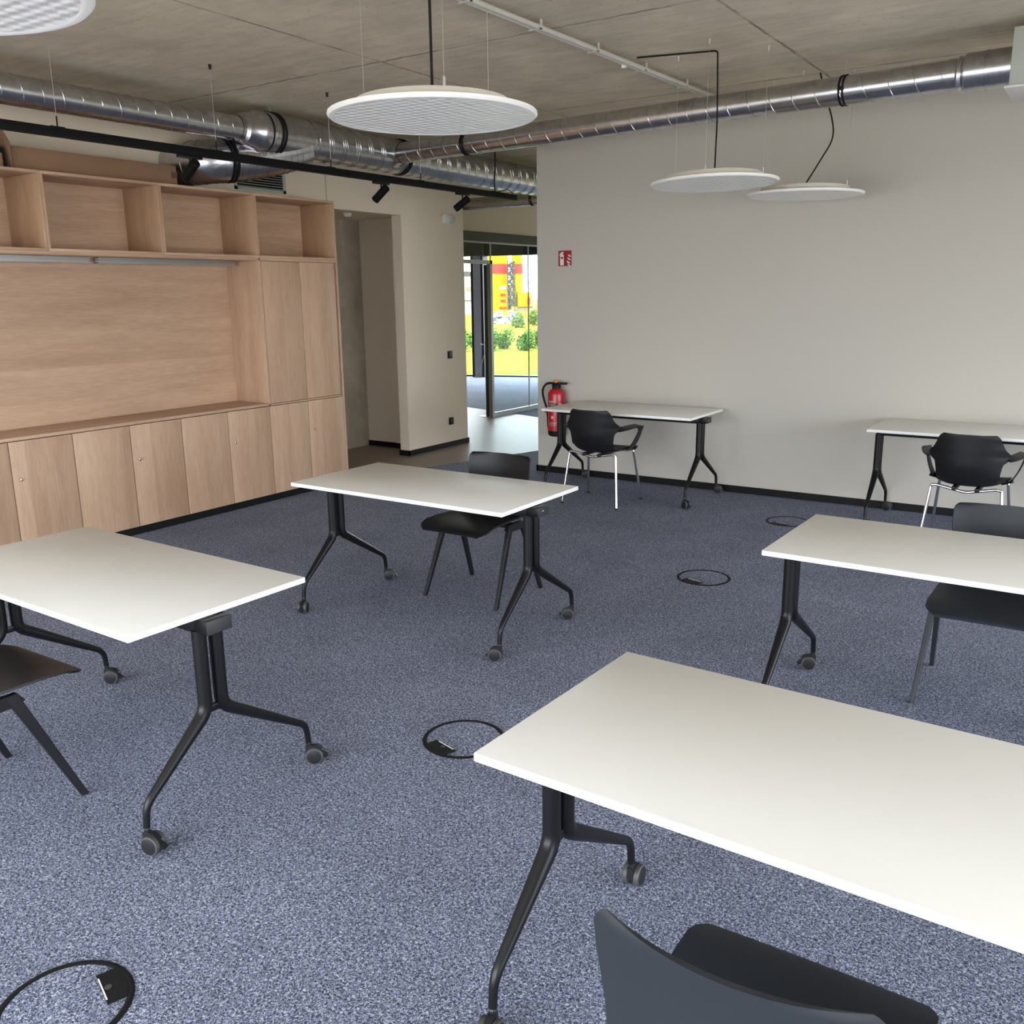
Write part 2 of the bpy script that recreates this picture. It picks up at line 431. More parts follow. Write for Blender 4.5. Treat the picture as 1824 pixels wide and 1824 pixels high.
# the hall beyond: partition with the glazed front
struct('wall_hall', MB().box((-7.63, 8.19, 0), (-7.51, 9.72, ZC)).box((-7.63, 9.72, 2.55), (-7.51, 15.2, ZC)).box((-3.1, YF + .14, 0), (-3.0, 18.6, ZC)).box((-18, 6.0, 0), (-7.52, 6.2, ZC)).box((-18.1, 6.0, 0), (-18, 14.5, ZC)), m_cream, smooth=False)  # first box: hidden stretch of wall, added to block light
struct('trim_2', MB().box((-7.66, 9.72, 2.425), (-7.49, 15.2, 2.55)), m_header, smooth=False)
# room sides out of view
wr = MB().box((XR, YB, 0), (XR + .2, YB + .8, ZC)).box((XR, 6.9, 0), (XR + .2, YF, ZC)).box((XR, YB + .8, 2.4), (XR + .2, 6.9, ZC))
struct('wall_right', wr, m_wall, smooth=False)
we = MB().box((XL, YB - .2, 0), (-5.9, YB, ZC)).box((1.3, YB - .2, 0), (XR, YB, ZC)).box((-5.9, YB - .2, 2.4), (1.3, YB, ZC))
struct('wall_rear', we, m_wall, smooth=False)
g = MB()
for y in (-1.6, .1, 1.8, 3.5, 5.2, 6.86): g.box((XR + .02, y - .03, 0), (XR + .1, y + .03, 2.4))
g.box((XR + .02, -1.6, 0), (XR + .1, 6.9, .06)).box((XR + .02, -1.6, 2.34), (XR + .1, 6.9, 2.4))
struct('window_1', g, m_frame, smooth=False)
g = MB()
for x in (-5.87, -4.1, -2.3, -.5, 1.27): g.box((x - .03, YB - .1, 0), (x + .03, YB - .02, 2.4))
g.box((-5.9, YB - .1, 0), (1.3, YB - .02, .06)).box((-5.9, YB - .1, 2.34), (1.3, YB - .02, 2.4))
struct('window_2', g, m_frame, smooth=False)

# glazed partition: bottom rail, top rail, joints and panes
GX = -7.51
w3 = bpy.data.objects.new('window_3', None); C.objects.link(w3); tag(w3, kind='structure')
MB().box((GX - .025, 10.84, 0), (GX + .025, 15.2, .06)).box((GX - .025, 9.74, 2.405), (GX + .025, 15.2, 2.425)).build('window_frame', m_alud, w3)
for a, b_ in ((10.86, 11.83), (11.84, 12.95), (12.96, 15.1)):
    MB().box((GX - .006, a, .06), (GX + .006, b_, 2.405)).build('pane', m_glass, w3, smooth=False)
MB().box((GX - .006, 9.76, 2.18), (GX + .006, 10.85, 2.405)).build('pane', m_glass, w3, smooth=False)
for y in (10.855, 11.835, 12.955):
    MB().box((GX - .008, y - .005, .06 if y > 11 else 2.18), (GX + .008, y + .005, 2.405)).build('glazing_joint', mat('joint_white', lin(190, 194, 190), .5), w3, smooth=False)
# door set: jambs and an open leaf seen edge on
d1 = bpy.data.objects.new('door_1', None); C.objects.link(d1); tag(d1, kind='structure')
MB().box((GX - .03, 10.81, 0), (GX + .03, 10.86, 2.18)).box((GX - .03, 9.74, 2.13), (GX + .03, 10.86, 2.18)).box((GX - .03, 9.72, 0), (GX + .03, 9.76, 2.18)).build('door_frame', m_alud, d1)
dv = Vector((-.575, .818, 0)).normalized(); dn = Vector((dv.y, -dv.x, 0)); O = Vector((GX - .05, 10.80, 0))
fr = (O, dv, dn, Vector((0, 0, 1)))
MB().prism([(0, -.022), (.06, -.022), (.06, .022), (0, .022)], .01, 2.12, frame=fr).prism([(.86, -.022), (.93, -.022), (.93, .022), (.86, .022)], .01, 2.12, frame=fr)\
    .prism([(.06, -.02), (.86, -.02), (.86, .02), (.06, .02)], 2.04, 2.12, frame=fr).prism([(.06, -.02), (.86, -.02), (.86, .02), (.06, .02)], .01, .1, frame=fr).build('door_leaf', m_black, d1)
MB().prism([(.06, -.004), (.86, -.004), (.86, .004), (.06, .004)], .1, 2.04, frame=fr).build('door_pane', m_glass, d1, smooth=False)
MB().tube([O + dv * .05 + dn * -.02 + Vector((0, 0, 1.03)), O + dv * .05 + dn * -.075 + Vector((0, 0, 1.03)), O + dv * .17 + dn * -.075 + Vector((0, 0, 1.03))], .009, 8)\
    .prism([(.02, -.03), (.055, -.03), (.055, -.022), (.02, -.022)], .88, 1.12, frame=fr).build('door_handle', m_alu, d1)

# facade of the far room
fs_ = MB()
def fbox(mb, s0, s1, o0, o1, z0, z1, mi=0):
    mb.prism([fac(s0, o0), fac(s1, o0), fac(s1, o1), fac(s0, o1)], z0, z1, mi)
fbox(fs_, -5.5, 9.2, -.05, .1, 2.50, ZC); fbox(fs_, -5.5, 9.2, -.03, .09, 0, .03)
for s in (-3.6, 4.1, 6.4, 9.1): fbox(fs_, s - .05, s + .05, -.05, .09, 0, 2.5)
struct('window_4', fs_, m_frame, smooth=False)
colm = MB(); fbox(colm, .30, .46, -.22, .12, 0, 2.50); struct('trim_3', colm, m_greycol, smooth=False)
colm = MB(); fbox(colm, .24, .30, -.20, .12, 0, 2.52); fbox(colm, .46, .51, -.20, .12, 0, 2.52); struct('trim_4', colm, m_frame, smooth=False)
colm = MB(); fbox(colm, .20, .55, -.30, -.20, 2.50, ZC); struct('trim_5', colm, m_frame, smooth=False)
pn = MB(); fbox(pn, -3.5, .23, 0, .012, .03, 2.5); fbox(pn, .52, 4.0, 0, .012, .03, 2.5); fbox(pn, 4.2, 9.0, 0, .012, .03, 2.5)
struct('window_5', pn, m_glass, smooth=False)

# ================================================================== wall of cabinets
DW, CX, CY = 0.4476, -6.03, 6.268
Z0, ZK, Z2, Z3 = 0.0594, 0.846, 2.039, 2.546
XB = XL + .004
def lock(parent, y, z):
    r = Matrix.Rotation(PI / 2, 3, 'Y')
    MB().lathe([(.0, 0), (.011, 0), (.012, .004), (.009, .016), (.004, .018), (0.001, .018)], 16, 0, (CX + .0005, y, z), r, cap=False).build('lock', m_chrome, parent)
def place(o, x, y): o.location = (x, y, 0)
low_lab = ['low maple cupboard at the right end below the tall cupboard', 'low maple cupboard second from the right end of the cabinet wall',
           'low maple cupboard third from the right end, behind the left table', 'low maple cupboard cut off by the left edge of the photo']
for u in range(4):
    y1 = CY - 2 * DW * u; y0 = y1 - 2 * DW
    t = thing('low_cupboard', low_lab[u], 'cupboard', (0, 0, 0), 0, 'low cupboards along the cabinet wall')
    ym = (y0 + y1) / 2
    t.location = (XB + .2, ym, 0)
    ox = -(XB + .2)
    def B(lo, hi): return (lo[0] + ox, lo[1] - ym, lo[2]), (hi[0] + ox, hi[1] - ym, hi[2])
    mb = MB(); mb.box(*B((XB, y0 + .0015, Z0), (CX - .020, y1 - .0015, ZK - .024)))
    mb.build('body', m_gap, t)
    MB().box(*B((XB + .01, y0, 0), (CX - .012, y1, Z0 - .001))).build('plinth', m_skirt, t)
    for k in range(2):
        b0 = y0 + k * DW; mbd = MB().box(*B((CX - .019, b0 + .0028, Z0 + .001), (CX, b0 + DW - .0028, ZK - .0275)), bevel=.0012)
        d = mbd.build('door', m_woodv, t)
        if k == 1:
            l = MB().lathe([(.0, 0), (.011, 0), (.0125, .004), (.009, .018), (.004, .020), (0.001, .020)], 16, 0, (CX + .0005 + ox, b0 + .05 - ym, .565), Matrix.Rotation(PI / 2, 3, 'Y'), cap=False).build('lock', m_chrome, d)
# worktop over the niche
yn1 = CY - 2 * DW; yn0 = CY - 8 * DW
tag(MB().box((XB, yn0, ZK - .022), (CX + .002, yn1 - .001, ZK), bevel=.001).build('worktop', m_woodh), 'long maple worktop running over the low cupboards under the niche', 'worktop')
tag(MB().box((XB, yn0, ZK + .001), (XB + .018, yn1 - .0005, Z2 - .022)).build('niche_back_panel', m_woodh), 'wide maple back panel with horizontal grain inside the niche', 'panel')
# tall cupboard over the right hand unit
t = thing('tall_cupboard', 'tall two door maple cupboard beside the doorway, right of the niche', 'cupboard', (XB + .2, CY - DW, 0))
ox = -(XB + .2); ym = CY - DW
def B(lo, hi): return (lo[0] + ox, lo[1] - ym, lo[2]), (hi[0] + ox, hi[1] - ym, hi[2])
MB().box(*B((XB, yn1 + .02, ZK - .022), (CX - .020, CY - .02, Z2 - .024))).build('body', m_gap, t)
MB().box(*B((XB, yn1, ZK - .022), (CX + .001, yn1 + .0185, Z2 - .022)), bevel=.001).build('side_panel', m_woodv, t)
MB().box(*B((XB, yn1, ZK - .022), (CX + .001, CY - .0195, ZK - .010))).build('base_panel', m_core, t)
MB().box(*B((XB, yn1 + .019, Z2 - .0225), (CX - .0005, CY - .0005, Z2 - .001))).build('top_panel', m_woodh, t)
for k in range(2):
    b0 = yn1 + k * DW
    MB().box(*B((CX - .019, b0 + (.0225 if k == 0 else .0028), ZK - .006), (CX, b0 + DW - (.0028 if k == 0 else .022), Z2 - .026)), bevel=.0012).build('door', m_woodv, t)
# right end panel of the whole wall of cabinets
tag(MB().box((XB, CY + .0005, 0.0), (CX + .003, CY + .0195, Z2 - .001), bevel=.001).build('end_panel', m_woodv), 'tall thin maple panel closing the right end of the cabinet wall', 'panel')
# open boxes
box_lab = ['open maple shelf box at the right end above the tall cupboard', 'open maple shelf box second from the right, above the end of the niche',
           'open maple shelf box third from the right under the cardboard box', 'open maple shelf box cut off by the left edge of the photo']
for u in range(4):
    y1 = CY - 2 * DW * u; y0 = y1 - 2 * DW; ym = (y0 + y1) / 2
    if u == 0: y1 += .0195
    t = thing('open_shelf_box', box_lab[u], 'shelf', (XB + .2, ym, 0), 0, 'open shelf boxes on top of the cabinet wall')
    zb = Z2
    MB().box(*B((XB, y0 + .0005, zb), (CX, y1 - .0005, zb + .019)), bevel=.001).build('bottom_panel', m_woodh, t)
    MB().box(*B((XB, y0 + .0005, Z3 - .019), (CX, y1 - .0005, Z3)), bevel=.001).build('top_panel', m_woodh, t)
    MB().box(*B((XB, y0 + .0005, zb + .019), (CX, y0 + .0185, Z3 - .019)), bevel=.001).build('side_panel', m_woodin, t)
    MB().box(*B((XB, y1 - .0185, zb + .019), (CX, y1 - .0005, Z3 - .019)), bevel=.001).build('side_panel', m_woodin, t)
    MB().box(*B((XB, y0 + .0185, zb + .019), (XB + .01, y1 - .0185, Z3 - .019))).build('back_panel', m_woodh, t)
# second layer under the boxes over the niche
tag(MB().box((XB, yn0, Z2 - .0215), (CX, yn1 - .0005, Z2 - .0005), bevel=.001).build('niche_top_panel', m_woodh), 'maple panel closing the top of the niche under the shelf boxes', 'panel')
# aluminium rails hanging at the top of the niche
for i, (a, b_, lb) in enumerate(((4.075, 5.345, 'right hand aluminium rail under the shelf boxes, ending at the tall cupboard'), (2.75, 4.03, 'left hand aluminium rail under the shelf boxes, running out of the photo'))):
    x0 = -6.30
    mb = MB().box((x0, a, 1.978), (x0 + .012, b_, 2.017)).box((x0, a, 1.978), (x0 + .05, b_, 1.984)).box((x0, a, 1.997), (x0 + .05, b_, 2.001)).box((x0, a, 2.011), (x0 + .05, b_, 2.017))
    tag(mb.build('aluminium_rail', m_alu), lb, 'rail', 'aluminium rails at the top of the niche')
# cardboard boxes on top
t = thing('cardboard_box', 'long flat brown cardboard box lying on top of the shelf boxes', 'box', (-6.28, 4.10, Z3))
MB().box((-.13, -.62, 0), (.13, .64, .15), bevel=.004).build('carton', m_card, t)
MB().box((.1301, .59, .06), (.1316, .641, .105)).build('tape', m_tape, t)
t = thing('open_carton', 'dark open carton with raised flap at the left end of the long cardboard box', 'box', (-6.26, 3.33, Z3))
cb = MB()
cb.box((-.16, -.12, 0), (.16, .12, .008)).box((-.16, -.12, 0), (-.152, .12, .15)).box((-.16, .112, 0), (.16, .12, .17)).box((.152, -.12, 0), (.16, .06, .09)).box((-.16, -.12, 0), (.16, -.112, .17))
cb.build('carton', m_card, t)
MB().box((-.16, .112, .17), (.16, .118, .25), rot=Matrix.Rotation(.5, 3, 'X'), piv=(0, .115, .17)).build('flap', m_card, t)
MB().box((-.10, -.10, .01), (.14, .09, .13), bevel=.01).build('contents', m_rubber, t)
# wall ventilation grille
t = thing('ventilation_grille', 'dark louvred ventilation grille in the wall above the shelf boxes', 'grille', (XL, 5.83, 2.73))
MB().box((.0005, -.29, -.11), (.006, .29, -.085)).box((.0005, -.29, .10), (.006, .29, .125)).box((.0005, -.29, -.11), (.006, -.258, .125)).box((.0005, .258, -.11), (.006, .29, .125)).build('frame', m_galvw, t)
MB().box((.0003, -.26, -.09), (.0012, .26, .105)).build('opening', m_skirt, t)
lo = MB()
for k in range(9):
    z = -.078 + k * .0205
    lo.box((.001, -.258, z - .001), (.011, .258, z + .002), rot=Matrix.Rotation(.5, 3, 'Y'), piv=(.005, 0, z))
lo.build('louvres', m_galvw, t)

# ================================================================== folding tables
TH = .74
def leg_pts(sy, oy=-.055):
    return smoothpath([(0, oy + sy * .032, .672), (0, oy + sy * .032, .385), (0, sy * .338 + (0 if sy > 0 else 0), .158), (0, sy * .345, .082)], .035, 6)
def caster_mb(ang):
    mb = MB(); d = Vector((math.cos(ang), math.sin(ang), 0)); a = Vector((-d.y, d.x, 0))
    R = .033; c = d * .022 + Vector((0, 0, R))
    rot = Matrix((a.cross(Vector((0, 0, 1))).normalized(), Vector((0, 0, 1)), a)).transposed()
    # stem and housing
    mb.tube([(0, 0, .082), (0, 0, .060)], .010, 10, 1)
    mb.tube([(0, 0, .086), (0, 0, .081)], .0115, 12, 3)
    for s in (-1, 1):
        o = c + a * (s * .017)
        mb.lathe([(.0, -.009), (R - .003, -.009), (R, -.006), (R, .006), (R - .003, .009), (0, .009)], 28, 2, o, rot, cap=False)
        mb.lathe([(R - .006, 0), (R - .006, .0105), (R - .010, .012), (0, .012)] if s > 0 else [(0, -.012), (R - .010, -.012), (R - .006, -.0105), (R - .006, 0)], 28, 0, o, rot, cap=False)
    # fork cover over the wheels
    mb.lathe([(.0, -.008), (R - .006, -.008), (R - .006, .008), (0, .008)], 20, 1, c, rot, cap=False)
    fr = (Vector((0, 0, 0)), d, Vector((0, 0, 1)), a)
    mb.prism([(-.012, .03), (-.012, .068), (.006, .072), (.03, .069), (.05, .055), (.044, .048), (.02, .05), (0, .04)], -.009, .009, 1, frame=fr)
    # brake pedal
    mb.prism([(.044, .030), (.068, .022), (.070, .028), (.048, .045)], -.011, .011, 1, frame=fr)
    return mb
def make_table(label, x, y, rz, angs, mark=True):
    t = thing('folding_table', label, 'table', (x, y, 0), rz, 'white topped folding tables on castors')
    MB().box((-.7, -.355, TH - .021), (.7, .355, TH), mi=1, bevel=.0022).build('tabletop', [m_top, m_edge], t)
    tp = t.children[0]
    for p in tp.data.polygons: p.material_index = 0 if p.normal.z > .5 else 1
    MB().box((-.685, -.055 - .047, .664), (.70, -.055 + .047, .7185), bevel=.002).build('beam', m_black, t)
    for sx in (1,):
        xo = sx * .7
        MB().box((min(xo * .955, xo + sx * .036), -.055 - .049, .669), (max(xo * .955, xo + sx * .036), -.055 + .049, .7155), bevel=.003).build('beam_cap', m_black, t)
        e0, e1 = sorted((xo + sx * .0362, xo + sx * .0395))
        ec = MB().box((e0, -.055 - .049, .669), (e1, -.055 + .049, .7155), bevel=.001).build('end_plate', m_capblk, t)
        if mark: 
            q0, q1 = sorted((xo + sx * .0395, xo + sx * .0400))
            MB().box((q0, -.066, .694), (q1, -.052, .6975)).build('mark', m_signwhite, ec)
    k = 0
    for sx in (-1, 1):
        lx = sx * .668
        MB().box((lx - .008, -.055 - .03, .375), (lx + .008, -.055 + .03, .40), bevel=.002).build('leg_bracket', m_black, t)
        for sy in (-1, 1):
            P = leg_pts(sy); n = len(P); rs = []
            for i, p in enumerate(P):
                z = p.z; rs.append(.0115 + .0125 * min(1, max(0, (z - .13) / .24)))
            lg = MB().tube(P, rs, 16).build('leg', m_black, t, loc=(lx, 0, 0))
            ca = caster_mb(angs[k]).build('castor', [m_wheel, m_wheel, m_greyrim, m_chrome], lg, loc=(0, sy * .345, 0)); k += 1
    return t
D = math.radians
# order of casters: (-x,-y), (-x,+y), (+x,-y), (+x,+y)
make_table('white folding table at the left edge, nearest to the cabinet wall', -3.089, 1.893, D(-1.5), [D(30), D(33), D(15), D(38)], False)
make_table('white folding table in the middle of the room with a chair behind it', -3.018, 3.775, D(-.5), [D(-62), D(30), D(205), D(208)])
make_table('large white folding table in the right foreground', -0.389, 1.823, D(-2.0), [D(-75), D(95), D(20), D(20)])
make_table('white folding table at the right edge, between foreground table and wall tables', -0.39, 3.757, D(-1.0), [D(40), D(208), D(20), D(20)])
make_table('white folding table against the back wall in front of the fire extinguisher', -3.535, 7.225, D(0), [D(40), D(30), D(-30), D(10)])
make_table('white folding table against the back wall at the right edge', -0.80, 7.285, D(0), [D(40), D(-10), D(20), D(20)])

# ================================================================== four legged shell chairs
def shell_grid(prof, halfw, curve, nu=14, th=.009):
    """prof: list of (y,z); halfw(i), curve(i,u)->(dy,dz); returns closed thick mesh builder"""
    nv = len(prof); rows = []
    for i, (y, z) in enumerate(prof):
        w = halfw(i)
        row = []
        for k in range(nu + 1):
            u = -1 + 2 * k / nu
            dy, dz = curve(i, u)
            row.append(Vector((u * w, y + dy, z + dz)))
        rows.append(row)
    N = []
    for i in range(nv):
        for k in range(nu + 1):
            a = rows[min(i + 1, nv - 1)][k] - rows[max(i - 1, 0)][k]; b = rows[i][min(k + 1, nu)] - rows[i][max(k - 1, 0)]
            n = b.cross(a); n = n.normalized() if n.length > 1e-9 else Vector((0, 0, 1)); N.append(n)
    vs = []; m = nu + 1
    for i in range(nv):
        for k in range(m): vs.append(rows[i][k] + N[i * m + k] * (th / 2))
    for i in range(nv):
        for k in range(m): vs.append(rows[i][k] - N[i * m + k] * (th / 2))
    o = nv * m; fs = []
    for i in range(nv - 1):
        for k in range(nu):
            a, b, c, d = i * m + k, i * m + k + 1, (i + 1) * m + k + 1, (i + 1) * m + k
            fs.append((a, b, c, d)); fs.append((o + d, o + c, o + b, o + a))
    for i in range(nv - 1):
        for k in (0, nu):
            a, b = i * m + k, (i + 1) * m + k; fs.append((a, b, o + b, o + a))
    for k in range(nu):
        for i in (0, nv - 1):
            a, b = i * m + k, i * m + k + 1; fs.append((a, b, o + b, o + a))
    return MB().add(vs, fs)
def interp(tab, x):
    if x <= tab[0][0]: return tab[0][1]
    for (a, va), (b, vb) in zip(tab, tab[1:]):
        if x <= b:
            t = (x - a) / (b - a); t = t * t * (3 - 2 * t); return va + (vb - va) * t
    return tab[-1][1]
def corner(w, d, r):
    return w if d >= r else w - r + math.sqrt(max(0, r * r - (r - d) ** 2))

def make_side_chair(label, x, y, rz, m):
    """front of the chair is local +y"""
    t = thing('side_chair', label, 'chair', (x, y, 0), rz, 'four legged plastic side chairs')
    # seat profile from front lip to the bend
    sp = [(.318, .432), (.314, .439), (.306, .445), (.292, .449), (.27, .4525), (.23, .456), (.17, .456), (.08, .451), (0, .446), (-.07, .443), (-.12, .444), (-.155, .449), (-.178, .460)]
    def hw(i):
        y = sp[i][0]; w = interp([(-.18, .205), (-.05, .218), (.1, .230), (.25, .234), (.32, .228)], y)
        return corner(w, (.319 - y) + .0015, .06) if y > .25 else w
    def cv(i, u):
        y = sp[i][0]; k = interp([(-.18, .022), (0, .020), (.2, .012), (.32, -.006)], y); k2 = interp([(-.18, .03), (-.05, .0), (.3, 0)], y)
        return (k2 * abs(u) ** 2.2, k * abs(u) ** 2.5 - .004 * (1 - u * u))
    MB_ = shell_grid(sp, hw, cv, 16, .009); MB_.build('seat', m, t, angle=50)
    bp = [(-.178, .460), (-.193, .476), (-.204, .498), (-.211, .53), (-.216, .57), (-.220, .62), (-.224, .67), (-.229, .715), (-.234, .75), (-.238, .774), (-.2405, .788), (-.242, .796), (-.243, .800)]
    def hwb(i):
        z = bp[i][1]; w = interp([(.46, .205), (.52, .196), (.60, .205), (.72, .220), (.80, .220)], z)
        return corner(w, (.8008 - z) + .0008, .034) if z > .74 else w
    def cvb(i, u):
        z = bp[i][1]; k = interp([(.46, .03), (.55, .045), (.7, .052), (.8, .050)], z); k2 = interp([(.46, .022), (.52, .0), (.8, 0)], z)
        return (k * abs(u) ** 2.1, k2 * abs(u) ** 2.5)
    shell_grid(bp, hwb, cvb, 16, .009).build('backrest', m, t, angle=50)
    # inverted V side frames of flat tapered blades
    for sx in (-1, 1):
        MB().prism([(.065, .452), (-.10, .452), (-.125, .42), (-.085, .408), (.045, .408), (.088, .42)], -.012, .012, frame=((sx * .226, 0, 0), Vector((0, 1, 0)), Vector((0, 0, 1)), Vector((1, 0, 0)))).build('side_bracket', m, t)
        for sy in (-1, 1):
            a = Vector((sx * .226, sy * .062 - .015, .445)); b = Vector((sx * .254, sy * .238, .0))
            d = (b - a); vs = []
            steps = 6
            for i in range(steps + 1):
                s = i / steps; c = a + d * s; w = .021 - .0085 * s; h = .0125 - .003 * s
                ty = Vector((0, 1, 0)); tx = Vector((1, 0, 0))
                if i == steps: c.z = 0
                for (p, q) in ((-1, -1), (1, -1), (1, 1), (-1, 1)): vs.append(c + tx * p * h + ty * q * w)
            fs = [(0, 1, 2, 3), tuple(4 * steps + k for k in (3, 2, 1, 0))]
            for i in range(steps):
                for k in range(4): fs.append((4 * i + k, 4 * i + (k + 1) % 4, 4 * i + 4 + (k + 1) % 4, 4 * i + 4 + k))
            lg = MB().add(vs, fs).build('leg', m, t)
            bv = lg.modifiers.new('bevel', 'BEVEL'); bv.width = .003; bv.segments = 2
    MB().box((-.215, -.05, .418), (.215, .02, .438), bevel=.005).build('seat_support', m, t)
    return t
make_side_chair('black side chair at the left edge, seat pushed in front of the left table', -3.185, 1.385, 0, m_shell)
make_side_chair('black side chair behind the middle table, backrest above the white top', -3.03, 4.25, PI, m_shell)
make_side_chair('dark grey side chair in the right foreground, seen over its curved backrest', -0.37, 1.30, 0, m_anth)
make_side_chair('dark grey side chair tucked behind the right edge table', -0.335, 4.21, PI, m_anth)

# ------------------------------------------------ armchairs at the wall tables
def make_armchair(label, x, y, rz):
    t = thing('armchair', label, 'armchair', (x, y, 0), rz, 'black shell armchairs with chromed legs')
    sp = [(.25, .425), (.248, .437), (.235, .448), (.21, .453), (.15, .455), (.05, .450), (-.05, .444), (-.12, .443), (-.16, .450), (-.185, .463)]
    def hw(i):
        y = sp[i][0]; w = interp([(-.19, .175), (-.08, .20), (.08, .235), (.25, .225)], y)
        return corner(w, (.251 - y) + .001, .05) if y > .2 else w
    def cv(i, u):
        k = interp([(-.19, .03), (0, .03), (.15, .018), (.25, 0)], sp[i][0]); return (interp([(-.19, .03), (-.05, 0)], sp[i][0]) * abs(u) ** 2.2, k * abs(u) ** 3)
    shell_grid(sp, hw, cv, 16, .009).build('seat', m_shell, t, angle=50)
    zs = [.463, .478, .50, .53, .56, .59, .61, .63, .65, .665, .68, .70, .72, .745, .765, .78, .790, .797, .80]
    bp = [(-.185 - .045 * min(1, (z - .463) / .12) ** .6 - .02 * (z - .46) / .34, z) for z in zs]
    def hwb(i):
        z = bp[i][1]; w = interp([(.463, .176), (.50, .188), (.54, .192), (.60, .200), (.645, .238), (.67, .242), (.72, .206), (.765, .188), (.80, .180)], z)
        return corner(w, (.8008 - z) + .0008, .035) if z > .765 else w
    def cvb(i, u):
        z = bp[i][1]; k = interp([(.46, .035), (.6, .06), (.66, .085), (.72, .05), (.8, .03)], z); return (k * abs(u) ** 2.3, interp([(.46, .03), (.53, 0)], z) * abs(u) ** 2.2)
    shell_grid(bp, hwb, cvb, 18, .009).build('backrest', m_shell, t, angle=50)
    for sx in (-1, 1):
        P = spline([(sx * .222, -.165, .648), (sx * .262, -.12, .654), (sx * .290, -.03, .662), (sx * .302, .05, .660), (sx * .303, .095, .640), (sx * .292, .092, .585), (sx * .268, .070, .520), (sx * .238, .05, .468), (sx * .215, .03, .452)], 7)
        n = len(P); vs = []; fs = []
        for i, p in enumerate(P):
            tt = (P[min(i + 1, n - 1)] - P[max(0, i - 1)]).normalized(); s = i / (n - 1)
            wdir = Vector((sx, 0, 0)) if s < .45 else Vector((0, 1, 0))
            b1 = Vector((sx * 1.0, 0, -.25)); b2 = Vector((0, 1, .0)); q = min(1, max(0, (s - .38) / .2)); q = q * q * (3 - 2 * q)
            wd = (b1 * (1 - q) + b2 * q); wd = (wd - tt * wd.dot(tt)).normalized(); nn = tt.cross(wd).normalized()
            w = interp([(0, .032), (.3, .030), (.5, .029), (.75, .042), (1, .065)], s); h = .0045
            for (a, b) in ((-1, -1), (1, -1), (1, 1), (-1, 1)): vs.append(p + wd * a * w + nn * b * h)
        fs = [(0, 1, 2, 3), tuple(4 * (n - 1) + k for k in (3, 2, 1, 0))]
        for i in range(n - 1):
            for k in range(4): fs.append((4 * i + k, 4 * i + (k + 1) % 4, 4 * i + 4 + (k + 1) % 4, 4 * i + 4 + k))
        MB().add(vs, fs).build('armrest', m_shell, t, angle=50)
    for sy in (-1, 1):
        yt = sy * .165 - .01; yb = sy * .228
        for sx in (-1, 1):
            lg = MB().tube([(sx * .255, yb, .012), (sx * .215, yt, .425)], .0105, 12).build('leg', m_chrome, t)
            MB().lathe([(.0, 0), (.012, 0), (.012, .014), (0, .014)], 12, 0, (sx * .256, yb, 0), cap=False).build('foot', m_rubber, lg)
        Pb = smoothpath([(-.2155, yt, .42), (-.211, yt, .438), (-.18, yt, .441), (0, yt - sy * 0.0, .405), (.18, yt, .441), (.211, yt, .438), (.2155, yt, .42)], .03, 5)
        MB().tube(Pb, .0100, 12).build('crossbar', m_chrome, t)
    for sx in (-1, 1):
        MB().box((sx * .07 - .014, -.2, .415), (sx * .07 + .014, .17, .441), bevel=.004).build('seat_mount', m_shell, t)
    return t
make_armchair('black armchair with chromed legs at the wall table by the extinguisher', -3.575, 6.775, D(0))
make_armchair('black armchair with chromed legs at the wall table on the right', -0.775, 6.80, D(-1))

# ================================================================== floor boxes
def floor_box(label, x, y, a):
    t = thing('floor_socket_box', label, 'floor box', (x, y, 0), a, 'round floor socket boxes in the carpet')
    ring = MB(); ring.lathe([(.148, 0), (.148, .0025), (.151, .0035), (.161, .0035), (.165, .001), (.165, 0)], 64, 0, cap=False)
    ring.build('ring', m_rubber, t)
    MB().lathe([(0.0, .0008), (.1475, .0008)], 64, cap=False).build('lid', m_carpet, t)
    P = [(-.062, .088), (.062, .088), (.062, .134)] + [(.149 * math.sin(k), .149 * math.cos(k)) for k in (.3, .15, 0, -.15, -.3)] + [(-.062, .134)]
    fl_ = MB().prism(P, .0012, .0038).build('cable_flap', m_rubber, t)
    MB().box((-.045, .0885, .0038), (.045, .092, .0048)).build('seal_strip', m_signwhite, fl_)
    MB().lathe([(0, .0048), (.009, .0048), (.009, .0038)], 20, 0, (.0, .104, 0), cap=False).build('grip_dot', m_greyrim, fl_)
    return t
floor_box('round floor socket box cut off at the lower left corner', -2.03, 1.0, D(-20))
floor_box('round floor socket box partly hidden by the corner of the foreground table', -2.025, 2.684, D(165))
floor_box('round floor socket box fully visible in the middle of the carpet', -2.018, 5.182, D(165))
floor_box('farthest round floor socket box, half hidden by the right edge table', -2.01, 6.86, D(165))

# ================================================================== ducts
def helix(mb, p0, p1, R, pitch, r=.0036, n=6, start=0.0, per=28):
    p0 = Vector(p0); p1 = Vector(p1); d = p1 - p0; Ln = d.length; d.normalize()
    a = d.cross(Vector((0, 0, 1))).normalized(); b = d.cross(a)
    N_ = int(Ln / pitch * per); pts = []
    for i in range(N_ + 1):
        s = Ln * i / N_; th = 2 * PI * s / pitch + start
        pts.append(p0 + d * s + (a * math.cos(th) + b * math.sin(th)) * R)
    mb.tube(pts, r, n)
def ringband(mb, c, d, R, w, th=.004, mi=0, n=40):
    rot = Vector(d).to_track_quat('Z', 'Y').to_matrix()
    mb.lathe([(R, -w / 2), (R + th, -w / 2), (R + th, w / 2), (R, w / 2)], n, mi, c, rot, cap=False)
def cyl(mb, p0, p1, R, n=48, cap=True, mi=0):
    mb.tube([p0, p1], R, n, mi, cap)
ZD = 2.985
def mainp(y): return Vector((-5.88 - .0177 * (y - 6), y, ZD))
